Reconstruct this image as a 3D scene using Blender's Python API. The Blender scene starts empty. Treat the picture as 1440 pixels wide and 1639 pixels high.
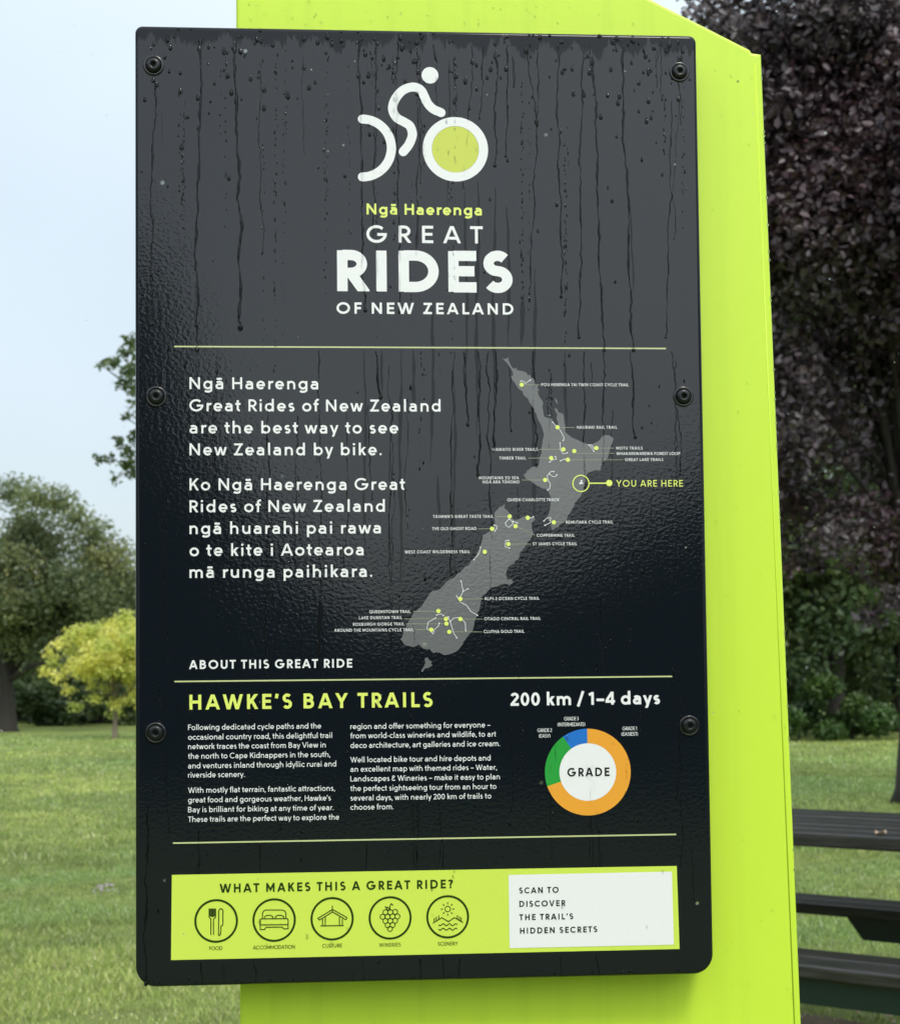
import bpy, bmesh, math, random
import numpy as np
from mathutils import Matrix, Vector

random.seed(7)
rng = np.random.default_rng(11)
sc = bpy.context.scene
C = sc.collection

# ------------------------------------------------------------------ camera
FPX, PPX, PPY = 2600.0, 720.0, 960.0
CAM = np.array([0.0, 0.0, 1.4])
_Uc = np.array([0.99744832, 0.00820375, -0.07091937])     # sign's horizontal edge in camera axes
_Vc = np.array([0.01053483, -0.99863983, 0.05106373])     # sign's vertical edge (plumb)
_Z = -_Vc / np.linalg.norm(_Vc)
_f = np.array([0.0, 0.0, -1.0])
_Y = _f - _f.dot(_Z) * _Z
_Y /= np.linalg.norm(_Y)
_X = np.cross(_Y, _Z)
RW = np.array([_X, _Y, _Z])                               # world <- camera
cam_d = bpy.data.cameras.new('camera')
cam = bpy.data.objects.new('camera', cam_d)
C.objects.link(cam)
M = Matrix([list(r) for r in RW]).to_4x4()
M.translation = Vector(CAM)
cam.matrix_world = M
cam_d.sensor_fit = 'VERTICAL'
cam_d.sensor_height = 36.0
cam_d.sensor_width = 36.0
cam_d.lens = 36.0 * FPX / 1639.0
cam_d.shift_y = (PPY - 819.5) / 1639.0
cam_d.clip_start = 0.05
cam_d.clip_end = 2000
cam_d.dof.use_dof = True
cam_d.dof.focus_distance = 1.42
cam_d.dof.aperture_fstop = 19.0
sc.camera = cam

# ------------------------------------------------------------------ world, sun, exposure
SUN_EL, SUN_AZ = math.radians(50), math.radians(158)     # high, behind the camera and a little right
w = bpy.data.worlds.new('World')
sc.world = w
w.use_nodes = True
nt = w.node_tree
nt.nodes.clear()
out = nt.nodes.new('ShaderNodeOutputWorld')
sky = nt.nodes.new('ShaderNodeTexSky')
sky.sky_type = 'NISHITA'
sky.sun_disc = False
sky.sun_elevation = SUN_EL
sky.sun_rotation = SUN_AZ
sky.dust_density = 3.0
b1 = nt.nodes.new('ShaderNodeBackground')
b1.inputs[1].default_value = 0.05
nt.links.new(sky.outputs[0], b1.inputs[0])
tc = nt.nodes.new('ShaderNodeTexCoord')
sep = nt.nodes.new('ShaderNodeSeparateXYZ')
nt.links.new(tc.outputs['Generated'], sep.inputs[0])
dot = nt.nodes.new('ShaderNodeVectorMath')
dot.operation = 'DOT_PRODUCT'
nt.links.new(tc.outputs['Generated'], dot.inputs[0])
dot.inputs[1].default_value = (math.sin(SUN_AZ) * math.cos(SUN_EL), math.cos(SUN_AZ) * math.cos(SUN_EL), math.sin(SUN_EL))
ramp = nt.nodes.new('ShaderNodeMapRange')                 # cloud layer: brighter towards the veiled sun
ramp.inputs[1].default_value = -0.6
ramp.inputs[2].default_value = 1.0
ramp.inputs[3].default_value = 0.47
ramp.inputs[4].default_value = 1.28
nt.links.new(dot.outputs['Value'], ramp.inputs[0])
nz = nt.nodes.new('ShaderNodeTexNoise')
nz.inputs['Scale'].default_value = 1.6
nz.inputs['Detail'].default_value = 4
mr2 = nt.nodes.new('ShaderNodeMapRange')
mr2.inputs[1].default_value = 0.3
mr2.inputs[2].default_value = 0.7
mr2.inputs[3].default_value = 0.85
mr2.inputs[4].default_value = 1.15
nt.links.new(tc.outputs['Generated'], nz.inputs['Vector'])
nt.links.new(nz.outputs[0], mr2.inputs[0])
mul = nt.nodes.new('ShaderNodeMath')
mul.operation = 'MULTIPLY'
nt.links.new(ramp.outputs[0], mul.inputs[0])
nt.links.new(mr2.outputs[0], mul.inputs[1])
b2 = nt.nodes.new('ShaderNodeBackground')
cm = nt.nodes.new('ShaderNodeMix')
cm.data_type = 'RGBA'
cm.inputs[6].default_value = (0.86, 0.96, 1.0, 1)
cm.inputs[7].default_value = (0.90, 0.965, 1.0, 1)
cr = nt.nodes.new('ShaderNodeMapRange')
cr.inputs[1].default_value = -0.3
cr.inputs[2].default_value = 0.9
nt.links.new(dot.outputs['Value'], cr.inputs[0])
nt.links.new(cr.outputs[0], cm.inputs[0])
nt.links.new(cm.outputs[2], b2.inputs[0])
nt.links.new(mul.outputs[0], b2.inputs[1])
ad = nt.nodes.new('ShaderNodeAddShader')
nt.links.new(b1.outputs[0], ad.inputs[0])
nt.links.new(b2.outputs[0], ad.inputs[1])
nt.links.new(ad.outputs[0], out.inputs[0])

sl = bpy.data.lights.new('sun', 'SUN')
sl.energy = 1.1
sl.angle = math.radians(14)
sl.color = (1.0, 0.95, 0.86)
so = bpy.data.objects.new('sun', sl)
C.objects.link(so)
sd = Vector((math.sin(SUN_AZ) * math.cos(SUN_EL), math.cos(SUN_AZ) * math.cos(SUN_EL), math.sin(SUN_EL)))
so.rotation_euler = sd.to_track_quat('Z', 'Y').to_euler()

sc.view_settings.view_transform = 'Standard'
sc.view_settings.look = 'None'
sc.view_settings.gamma = 1.0
sc.view_settings.exposure = 0.30
sc.view_settings.use_curve_mapping = False
sc.render.engine = 'CYCLES'
sc.cycles.max_bounces = 8
sc.cycles.transmission_bounces = 6

# ------------------------------------------------------------------ helpers
def ray(px, py):
    d = RW @ np.array([(px - PPX) / FPX, -(py - PPY) / FPX, -1.0])
    return d

def at(px, py, Y):
    """point of the place seen at a picture position, at forward distance Y"""
    d = ray(px, py)
    return CAM + d * (Y / d[1])

def ground(px, py, z=0.0):
    d = ray(px, py)
    return CAM + d * ((z - CAM[2]) / d[2])

def tag(o, label=None, cat=None, group=None, kind=None):
    if label: o['label'] = label
    if cat: o['category'] = cat
    if group: o['group'] = group
    if kind: o['kind'] = kind
    return o

def link(name, me, mat=None, parent=None):
    o = bpy.data.objects.new(name, me)
    C.objects.link(o)
    if mat is not None and me is not None:
        for m in (mat if isinstance(mat, (list, tuple)) else [mat]):
            me.materials.append(m)
    if parent is not None:
        o.parent = parent
    return o

def empty(name, loc=(0, 0, 0), rz=0.0):
    o = bpy.data.objects.new(name, None)
    C.objects.link(o)
    o.location = loc
    o.rotation_euler = (0, 0, rz)
    o.empty_display_size = 0.1
    return o

def np_mesh(name, verts, faces, col=None):
    """faces: (n,k) array"""
    me = bpy.data.meshes.new(name)
    verts = np.asarray(verts, dtype=np.float32)
    faces = np.asarray(faces, dtype=np.int32)
    n, k = faces.shape
    me.vertices.add(len(verts))
    me.vertices.foreach_set('co', verts.ravel())
    me.loops.add(n * k)
    me.loops.foreach_set('vertex_index', faces.ravel())
    me.polygons.add(n)
    me.polygons.foreach_set('loop_start', np.arange(n, dtype=np.int32) * k)
    me.polygons.foreach_set('loop_total', np.full(n, k, dtype=np.int32))
    if col is not None:
        a = me.color_attributes.new('Col', 'FLOAT_COLOR', 'POINT')
        c4 = np.ones((len(verts), 4), dtype=np.float32)
        c4[:, :3] = col
        a.data.foreach_set('color', c4.ravel())
    me.update(calc_edges=True)
    me.validate()
    return me

class MB:
    """plain mesh collector"""
    def __init__(s):
        s.v = []; s.f = []
    def add(s, vs, fs):
        b = len(s.v)
        s.v += [tuple(map(float, p)) for p in vs]
        s.f += [tuple(i + b for i in f) for f in fs]
    def box(s, x0, x1, y0, y1, z0, z1, bev=0.0):
        if bev <= 0:
            vs = [(x, y, z) for x in (x0, x1) for y in (y0, y1) for z in (z0, z1)]
            s.add(vs, [(0, 1, 3, 2), (4, 6, 7, 5), (0, 4, 5, 1), (2, 3, 7, 6), (0, 2, 6, 4), (1, 5, 7, 3)])
        else:
            bm = bmesh.new()
            bmesh.ops.create_cube(bm, size=1)
            for v in bm.verts:
                v.co = Vector(((x0 + x1) / 2 + v.co.x * (x1 - x0), (y0 + y1) / 2 + v.co.y * (y1 - y0), (z0 + z1) / 2 + v.co.z * (z1 - z0)))
            bmesh.ops.bevel(bm, geom=bm.edges[:], offset=bev, segments=2, affect='EDGES', profile=0.5)
            bm.verts.index_update()
            s.add([v.co[:] for v in bm.verts], [tuple(v.index for v in f.verts) for f in bm.faces])
            bm.free()
    def tube(s, pts, rads, n=8, cap=True):
        pts = [Vector(p) for p in pts]
        b = len(s.v)
        prev = None
        for i, p in enumerate(pts):
            t = (pts[min(i + 1, len(pts) - 1)] - pts[max(i - 1, 0)])
            if t.length < 1e-9: t = Vector((0, 0, 1))
            t.normalize()
            if prev is None:
                a = t.orthogonal().normalized()
            else:
                a = (prev - t * prev.dot(t)).normalized()
            prev = a
            c = t.cross(a)
            for k in range(n):
                th = 2 * math.pi * k / n
                s.v.append(tuple(p + (a * math.cos(th) + c * math.sin(th)) * rads[i]))
        for i in range(len(pts) - 1):
            for k in range(n):
                s.f.append((b + i * n + k, b + i * n + (k + 1) % n, b + (i + 1) * n + (k + 1) % n, b + (i + 1) * n + k))
        if cap:
            s.f.append(tuple(b + k for k in range(n))[::-1])
            s.f.append(tuple(b + (len(pts) - 1) * n + k for k in range(n)))
    def lathe(s, prof, cx, cz, n=28):
        """profile of (radius, y) turned about the y axis at (cx, *, cz)"""
        b = len(s.v)
        for r, y in prof:
            for k in range(n):
                th = 2 * math.pi * k / n
                s.v.append((cx + r * math.cos(th), y, cz + r * math.sin(th)))
        for i in range(len(prof) - 1):
            for k in range(n):
                s.f.append((b + i * n + k, b + i * n + (k + 1) % n, b + (i + 1) * n + (k + 1) % n, b + (i + 1) * n + k))
    def build(s, name, mat, parent=None, smooth=False):
        me = bpy.data.meshes.new(name)
        me.from_pydata(s.v, [], s.f)
        if smooth:
            for p in me.polygons: p.use_smooth = True
        me.update()
        return link(name, me, mat, parent)

# ------------------------------------------------------------------ materials
def mat(name, col, rough=0.5, spec=0.5, ior=1.5, **k):
    m = bpy.data.materials.new(name)
    m.use_nodes = True
    p = m.node_tree.nodes['Principled BSDF']
    p.inputs['Base Color'].default_value = (*col, 1)
    p.inputs['Roughness'].default_value = rough
    p.inputs['Specular IOR Level'].default_value = spec
    p.inputs['IOR'].default_value = ior
    for a, b in k.items(): p.inputs[a].default_value = b
    return m

def add(m, kind, **props):
    n = m.node_tree.nodes.new(kind)
    for a, b in props.items(): setattr(n, a, b)
    return n

def sign_mat(name, col, rough=0.07, grain=0.0):
    """glossy powder coat with orange-peel relief and films of rainwater running down it"""
    m = mat(name, col, rough)
    L = m.node_tree.links
    p = m.node_tree.nodes['Principled BSDF']
    tcn = add(m, 'ShaderNodeTexCoord')
    mp = add(m, 'ShaderNodeMapping')
    mp.inputs['Scale'].default_value = (280, 280, 350)
    L.new(tcn.outputs['Object'], mp.inputs[0])
    n1 = add(m, 'ShaderNodeTexNoise')
    n1.inputs['Scale'].default_value = 1.0
    n1.inputs['Detail'].default_value = 2.0
    n1.inputs['Roughness'].default_value = 0.45
    n1.inputs['Distortion'].default_value = 0.3
    L.new(mp.outputs[0], n1.inputs['Vector'])
    # large patches where the relief is stronger or weaker
    n2 = add(m, 'ShaderNodeTexNoise')
    n2.inputs['Scale'].default_value = 7.0
    n2.inputs['Detail'].default_value = 2.0
    L.new(tcn.outputs['Object'], n2.inputs['Vector'])
    # vertical water films
    mf = add(m, 'ShaderNodeMapping')
    mf.inputs['Scale'].default_value = (105, 1, 4.2)
    mf.inputs['Location'].default_value = (3.3, 0, 0.4)
    L.new(tcn.outputs['Object'], mf.inputs[0])
    n3 = add(m, 'ShaderNodeTexNoise')
    n3.inputs['Scale'].default_value = 1.0
    n3.inputs['Detail'].default_value = 1.5
    n3.inputs['Roughness'].default_value = 0.4
    L.new(mf.outputs[0], n3.inputs['Vector'])
    f = add(m, 'ShaderNodeMapRange')
    f.inputs[1].default_value = 0.74
    f.inputs[2].default_value = 0.76
    L.new(n3.outputs[0], f.inputs[0])
    # ragged film hanging from the top edge
    sp = add(m, 'ShaderNodeSeparateXYZ')
    L.new(tcn.outputs['Object'], sp.inputs[0])
    mt = add(m, 'ShaderNodeMapping')
    mt.inputs['Scale'].default_value = (48, 1, 5)
    L.new(tcn.outputs['Object'], mt.inputs[0])
    n4 = add(m, 'ShaderNodeTexNoise')
    n4.inputs['Scale'].default_value = 1.0
    n4.inputs['Detail'].default_value = 6.0
    n4.inputs['Roughness'].default_value = 0.72
    L.new(mt.outputs[0], n4.inputs['Vector'])
    ma = add(m, 'ShaderNodeMath', operation='MULTIPLY_ADD')
    L.new(n4.outputs[0], ma.inputs[0])
    ma.inputs[1].default_value = 0.085
    L.new(sp.outputs['Z'], ma.inputs[2])
    f2 = add(m, 'ShaderNodeMapRange')
    f2.inputs[1].default_value = HGT + 0.0270
    f2.inputs[2].default_value = HGT + 0.0300
    L.new(ma.outputs[0], f2.inputs[0])
    mx = add(m, 'ShaderNodeMath', operation='MAXIMUM')
    L.new(f.outputs[0], mx.inputs[0])
    L.new(f2.outputs[0], mx.inputs[1])
    # relief strength
    st = add(m, 'ShaderNodeMapRange')
    st.inputs[1].default_value = 0.35
    st.inputs[2].default_value = 0.65
    st.inputs[3].default_value = 0.45
    st.inputs[4].default_value = 1.0
    L.new(n2.outputs[0], st.inputs[0])
    inv = add(m, 'ShaderNodeMath', operation='SUBTRACT')
    inv.inputs[0].default_value = 1.0
    L.new(mx.outputs[0], inv.inputs[1])
    iv2 = add(m, 'ShaderNodeMath', operation='MULTIPLY_ADD')
    L.new(inv.outputs[0], iv2.inputs[0])
    iv2.inputs[1].default_value = 0.85
    iv2.inputs[2].default_value = 0.15
    mu = add(m, 'ShaderNodeMath', operation='MULTIPLY')
    L.new(st.outputs[0], mu.inputs[0])
    L.new(iv2.outputs[0], mu.inputs[1])
    bp = add(m, 'ShaderNodeBump')
    bp.inputs['Distance'].default_value = 0.000115
    L.new(mu.outputs[0], bp.inputs['Strength'])
    L.new(n1.outputs[0], bp.inputs['Height'])
    L.new(bp.outputs[0], p.inputs['Normal'])
    # water reflects less than the lacquer
    sx = add(m, 'ShaderNodeMapRange')
    sx.inputs[3].default_value = 0.41
    sx.inputs[4].default_value = 0.22
    L.new(mx.outputs[0], sx.inputs[0])
    L.new(sx.outputs[0], p.inputs['Specular IOR Level'])
    return m

WID, HGT = 0.5, 0.5 * 1.675063
LIME = (0.585, 0.82, 0.058)
M_black = sign_mat('black_powder_coat', (0.006, 0.009, 0.013))
M_white = sign_mat('white_print', (0.80, 0.82, 0.84), 0.12)
M_limep = sign_mat('lime_print', (0.60, 0.76, 0.10), 0.12)
M_limetx = sign_mat('pale_lime_print', (0.72, 0.82, 0.17), 0.12)
M_rule = sign_mat('rule_print', (0.55, 0.60, 0.30), 0.12)
M_dkgreen = sign_mat('dark_green_print', (0.018, 0.045, 0.006), 0.12)
M_ink = sign_mat('black_print', (0.012, 0.014, 0.014), 0.12)
M_map = sign_mat('grey_map_print', (0.135, 0.142, 0.150), 0.10)
M_thin = sign_mat('thin_line_print', (0.30, 0.33, 0.22), 0.12)
M_orange = sign_mat('orange_print', (0.80, 0.36, 0.045), 0.12)
M_green = sign_mat('green_print', (0.03, 0.33, 0.055), 0.12)
M_blue = sign_mat('blue_print', (0.025, 0.17, 0.58), 0.12)
M_screw = mat('black_steel', (0.006, 0.008, 0.010), 0.25, 0.35)
M_washer = mat('black_washer', (0.008, 0.009, 0.010), 0.12, 0.6)
M_water = mat('rain_water', (0.90, 0.92, 0.94), 0.0, 0.5, 1.33)
M_film = mat('thin_water_film', (0.008, 0.009, 0.011), 0.04, 0.23)
M_wet = mat('lacquer_under_water', (0.005, 0.006, 0.008), 0.3, 0.03)
M_water.node_tree.nodes['Principled BSDF'].inputs['Transmission Weight'].default_value = 1.0

M_post = mat('lime_post_paint', LIME, 0.32, 0.4)
def _post():
    m = M_post; L = m.node_tree.links
    p = m.node_tree.nodes['Principled BSDF']
    t = add(m, 'ShaderNodeTexCoord')
    n = add(m, 'ShaderNodeTexNoise')
    n.inputs['Scale'].default_value = 420
    L.new(t.outputs['Object'], n.inputs['Vector'])
    b = add(m, 'ShaderNodeBump')
    b.inputs['Distance'].default_value = 0.00012
    b.inputs['Strength'].default_value = 0.5
    L.new(n.outputs[0], b.inputs['Height'])
    L.new(b.outputs[0], p.inputs['Normal'])
    mp = add(m, 'ShaderNodeMapping')
    mp.inputs['Scale'].default_value = (55, 1, 1.0)
    L.new(t.outputs['Object'], mp.inputs[0])
    n2 = add(m, 'ShaderNodeTexNoise')
    n2.inputs['Scale'].default_value = 1
    n2.inputs['Detail'].default_value = 5
    L.new(mp.outputs[0], n2.inputs['Vector'])
    mr = add(m, 'ShaderNodeMapRange')
    mr.inputs[1].default_value = 0.5
    mr.inputs[2].default_value = 0.75
    L.new(n2.outputs[0], mr.inputs[0])
    mc = add(m, 'ShaderNodeMix', data_type='RGBA')
    mc.inputs[6].default_value = (*LIME, 1)
    mc.inputs[7].default_value = (LIME[0] * 0.90, LIME[1] * 0.93, LIME[2] * 0.95, 1)
    L.new(mr.outputs[0], mc.inputs[0])
    # dirt flecks
    n3 = add(m, 'ShaderNodeTexVoronoi')
    n3.inputs['Scale'].default_value = 26
    L.new(t.outputs['Object'], n3.inputs['Vector'])
    lt = add(m, 'ShaderNodeMath', operation='LESS_THAN')
    lt.inputs[1].default_value = 0.035
    L.new(n3.outputs['Distance'], lt.inputs[0])
    n5 = add(m, 'ShaderNodeTexNoise')
    n5.inputs['Scale'].default_value = 14
    L.new(t.outputs['Object'], n5.inputs['Vector'])
    gt = add(m, 'ShaderNodeMath', operation='GREATER_THAN')
    gt.inputs[1].default_value = 0.56
    L.new(n5.outputs[0], gt.inputs[0])
    mm = add(m, 'ShaderNodeMath', operation='MULTIPLY')
    L.new(lt.outputs[0], mm.inputs[0])
    L.new(gt.outputs[0], mm.inputs[1])
    m7 = add(m, 'ShaderNodeMath', operation='MULTIPLY')
    L.new(mm.outputs[0], m7.inputs[0])
    m7.inputs[1].default_value = 0.7
    mc2 = add(m, 'ShaderNodeMix', data_type='RGBA')
    L.new(mc.outputs[2], mc2.inputs[6])
    mc2.inputs[7].default_value = (0.12, 0.16, 0.03, 1)
    L.new(m7.outputs[0], mc2.inputs[0])
    L.new(mc2.outputs[2], p.inputs['Base Color'])
_post()

def leaf_mat(name, rough=0.45, trans=0.35, spec=0.5):
    m = bpy.data.materials.new(name)
    m.use_nodes = True
    L = m.node_tree.links
    p = m.node_tree.nodes['Principled BSDF']
    a = add(m, 'ShaderNodeVertexColor')
    a.layer_name = 'Col'
    L.new(a.outputs[0], p.inputs['Base Color'])
    p.inputs['Roughness'].default_value = rough
    p.inputs['Specular IOR Level'].default_value = spec
    t = add(m, 'ShaderNodeBsdfTranslucent')
    g = add(m, 'ShaderNodeHueSaturation')
    g.inputs['Value'].default_value = 1.3
    L.new(a.outputs[0], g.inputs['Color'])
    L.new(g.outputs[0], t.inputs[0])
    mx = add(m, 'ShaderNodeMixShader')
    mx.inputs[0].default_value = trans
    L.new(p.outputs[0], mx.inputs[1])
    L.new(t.outputs[0], mx.inputs[2])
    o = m.node_tree.nodes['Material Output']
    L.new(mx.outputs[0], o.inputs['Surface'])
    return m
M_leaf = leaf_mat('green_leaves')
M_copper = leaf_mat('purple_leaves', 0.42, 0.10, 0.6)
M_blade = leaf_mat('grass_blades', 0.5, 0.3, 0.3)

def bark_mat(name, c1, c2):
    m = mat(name, c1, 0.85)
    L = m.node_tree.links
    p = m.node_tree.nodes['Principled BSDF']
    t = add(m, 'ShaderNodeTexCoord')
    mp = add(m, 'ShaderNodeMapping')
    mp.inputs['Scale'].default_value = (14, 14, 2.5)
    L.new(t.outputs['Object'], mp.inputs[0])
    n = add(m, 'ShaderNodeTexNoise')
    n.inputs['Scale'].default_value = 1
    n.inputs['Detail'].default_value = 6
    L.new(mp.outputs[0], n.inputs['Vector'])
    mc = add(m, 'ShaderNodeMix', data_type='RGBA')
    mc.inputs[6].default_value = (*c1, 1)
    mc.inputs[7].default_value = (*c2, 1)
    L.new(n.outputs[0], mc.inputs[0])
    L.new(mc.outputs[2], p.inputs['Base Color'])
    b = add(m, 'ShaderNodeBump')
    b.inputs['Distance'].default_value = 0.03
    L.new(n.outputs[0], b.inputs['Height'])
    L.new(b.outputs[0], p.inputs['Normal'])
    return m
M_bark = bark_mat('bark', (0.010, 0.009, 0.007), (0.036, 0.032, 0.026))
M_bark2 = bark_mat('pale_bark', (0.10, 0.085, 0.06), (0.24, 0.2, 0.14))

def ground_mat():
    m = mat('lawn', (0.08, 0.14, 0.03), 0.9, 0.2)
    L = m.node_tree.links
    p = m.node_tree.nodes['Principled BSDF']
    t = add(m, 'ShaderNodeTexCoord')
    def noise(s, d=5, r=0.55):
        n = add(m, 'ShaderNodeTexNoise')
        n.inputs['Scale'].default_value = s
        n.inputs['Detail'].default_value = d
        n.inputs['Roughness'].default_value = r
        L.new(t.outputs['Object'], n.inputs['Vector'])
        return n
    a = noise(0.35); b = noise(3.2); c = noise(45, 3, 0.7)
    def ramp(n, lo, hi):
        r = add(m, 'ShaderNodeMapRange')
        r.inputs[1].default_value = lo
        r.inputs[2].default_value = hi
        L.new(n.outputs[0], r.inputs[0])
        return r
    m1 = add(m, 'ShaderNodeMix', data_type='RGBA')
    m1.inputs[6].default_value = (0.18, 0.235, 0.06, 1)
    m1.inputs[7].default_value = (0.29, 0.36, 0.09, 1)
    L.new(ramp(a, 0.35, 0.65).outputs[0], m1.inputs[0])
    m2 = add(m, 'ShaderNodeMix', data_type='RGBA')
    L.new(m1.outputs[2], m2.inputs[6])
    m2.inputs[7].default_value = (0.17, 0.20, 0.07, 1)
    L.new(ramp(b, 0.45, 0.75).outputs[0], m2.inputs[0])
    m3 = add(m, 'ShaderNodeMix', data_type='RGBA', blend_type='MULTIPLY')
    L.new(m2.outputs[2], m3.inputs[6])
    m3.inputs[0].default_value = 0.7
    r = ramp(c, 0.3, 0.7)
    r.inputs[3].default_value = 0.45
    r.inputs[4].default_value = 1.25
    cc = add(m, 'ShaderNodeCombineColor')
    for i in range(3): L.new(r.outputs[0], cc.inputs[i])
    L.new(cc.outputs[0], m3.inputs[7])
    L.new(m3.outputs[2], p.inputs['Base Color'])
    bp = add(m, 'ShaderNodeBump')
    bp.inputs['Distance'].default_value = 0.03
    L.new(c.outputs[0], bp.inputs['Height'])
    L.new(bp.outputs[0], p.inputs['Normal'])
    return m
M_lawn = ground_mat()
def soil_mat():
    m = mat('worn_soil', (0.11, 0.075, 0.04), 0.9)
    L = m.node_tree.links
    p = m.node_tree.nodes['Principled BSDF']
    t = add(m, 'ShaderNodeTexCoord')
    n = add(m, 'ShaderNodeTexNoise')
    n.inputs['Scale'].default_value = 9
    n.inputs['Detail'].default_value = 8
    L.new(t.outputs['Object'], n.inputs['Vector'])
    mc = add(m, 'ShaderNodeMix', data_type='RGBA')
    mc.inputs[6].default_value = (0.05, 0.045, 0.022, 1)
    mc.inputs[7].default_value = (0.20, 0.14, 0.08, 1)
    L.new(n.outputs[0], mc.inputs[0])
    L.new(mc.outputs[2], p.inputs['Base Color'])
    b = add(m, 'ShaderNodeBump')
    b.inputs['Distance'].default_value = 0.03
    L.new(n.outputs[0], b.inputs['Height'])
    L.new(b.outputs[0], p.inputs['Normal'])
    return m
M_soil = soil_mat()
def wood_mat():
    m = mat('weathered_dark_timber', (0.035, 0.035, 0.035), 0.27, 0.5)
    L = m.node_tree.links
    p = m.node_tree.nodes['Principled BSDF']
    t = add(m, 'ShaderNodeTexCoord')
    mp = add(m, 'ShaderNodeMapping')
    mp.inputs['Scale'].default_value = (3, 40, 40)
    L.new(t.outputs['Object'], mp.inputs[0])
    n = add(m, 'ShaderNodeTexNoise')
    n.inputs['Scale'].default_value = 1.5
    n.inputs['Detail'].default_value = 7
    n.inputs['Roughness'].default_value = 0.7
    L.new(mp.outputs[0], n.inputs['Vector'])
    mr = add(m, 'ShaderNodeMapRange')
    mr.inputs[1].default_value = 0.35
    mr.inputs[2].default_value = 0.75
    L.new(n.outputs[0], mr.inputs[0])
    mc = add(m, 'ShaderNodeMix', data_type='RGBA')
    mc.inputs[6].default_value = (0.010, 0.012, 0.011, 1)
    mc.inputs[7].default_value = (0.055, 0.053, 0.05, 1)
    L.new(mr.outputs[0], mc.inputs[0])
    L.new(mc.outputs[2], p.inputs['Base Color'])
    b = add(m, 'ShaderNodeBump')
    b.inputs['Distance'].default_value = 0.003
    L.new(n.outputs[0], b.inputs['Height'])
    L.new(b.outputs[0], p.inputs['Normal'])
    return m
M_wood = wood_mat()
M_gsteel = mat('dark_green_steel', (0.004, 0.018, 0.014), 0.4)
M_petal = mat('pale_petals', (0.30, 0.24, 0.30), 0.6)
M_leaflit = mat('fallen_leaf', (0.38, 0.27, 0.19), 0.6)

# ------------------------------------------------------------------ ground
def make_ground():
    xs = np.concatenate([np.linspace(-400, -30, 12)[:-1], np.linspace(-30, 30, 61), np.linspace(30, 400, 12)[1:]])
    ys = np.concatenate([np.linspace(-300, -30, 8)[:-1], np.linspace(-30, 80, 111), np.linspace(80, 900, 12)[1:]])
    X, Yg = np.meshgrid(xs, ys)
    Z = np.zeros_like(X)
    v = np.stack([X, Yg, Z], -1).reshape(-1, 3)
    nx, ny = len(xs), len(ys)
    i = np.arange(nx * ny).reshape(ny, nx)
    f = np.stack([i[:-1, :-1], i[:-1, 1:], i[1:, 1:], i[1:, :-1]], -1).reshape(-1, 4)
    me = np_mesh('ground', v, f)
    tag(link('ground', me, M_lawn), kind='structure')
make_ground()

# ------------------------------------------------------------------ sign frame
P0 = CAM + ray(216, 40) * (1.4285)       # top left corner of the sign's face
_u = RW @ _Uc
_u[2] = 0
_u /= np.linalg.norm(_u)
U = _u; V = np.array([0, 0, 1.0]); N = np.cross(V, U)      # N points away from the viewer
BASE = P0 - V * HGT                       # bottom left corner = local origin
FRAME = Matrix(((U[0], N[0], V[0], BASE[0]), (U[1], N[1], V[1], BASE[1]), (U[2], N[2], V[2], BASE[2]), (0, 0, 0, 1)))

def loc(px, py, depth=0.0):
    """picture position -> (x, z) on the sign's own plane, 'depth' behind its face"""
    o = BASE + N * depth
    d = ray(px, py)
    t = (o - CAM).dot(N) / d.dot(N)
    q = CAM + d * t - o
    return np.array([q.dot(U), q.dot(V)])
PX = WID / 912.0                          # about one picture pixel on the sign, in metres

sign = empty('information_sign')
sign.matrix_world = FRAME
tag(sign, 'black glossy rain-streaked sign panel with white lettering and grey map, mounted on the lime post', 'sign')

def rounded(x0, x1, z0, z1, rb, rt, n=10):
    pts = []
    for cx, cz, r, a in ((x1 - rb, z0 + rb, rb, -90), (x1 - rt, z1 - rt, rt, 0), (x0 + rt, z1 - rt, rt, 90), (x0 + rb, z0 + rb, rb, 180)):
        for k in range(n + 1):
            t = math.radians(a + 90 * k / n)
            pts.append((cx + r * math.cos(t), cz + r * math.sin(t)))
    return pts

def panel():
    R = 0.0035; D = 0.030
    rings = []
    for k in range(6):
        a = math.radians(18 * k)
        ins = R * (1 - math.sin(a)); y = R * (1 - math.cos(a))
        rings.append(([(x, z) for x, z in rounded(ins, WID - ins, ins, HGT - ins, 0.0175 - ins, 0.0065 - ins * 0.8)], y))
    rings.append((rounded(0, WID, 0, HGT, 0.0175, 0.0065), D))
    vs = []; fs = []
    n = len(rings[0][0])
    for pts, y in rings:
        vs += [(x, y, z) for x, z in pts]
    for i in range(len(rings) - 1):
        for k in range(n):
            fs.append((i * n + k, i * n + (k + 1) % n, (i + 1) * n + (k + 1) % n, (i + 1) * n + k))
    fs.append(tuple(range(n)))
    b = (len(rings) - 1) * n
    fs.append(tuple(range(b, b + n))[::-1])
    me = bpy.data.meshes.new('panel')
    me.from_pydata(vs, [], fs)
    bm = bmesh.new(); bm.from_mesh(me)
    bmesh.ops.recalc_face_normals(bm, faces=bm.faces)
    bm.to_mesh(me); bm.free()
    for p in me.polygons:
        if len(p.vertices) == 4: p.use_smooth = True
    link('panel', me, M_black, sign)
panel()

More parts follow.
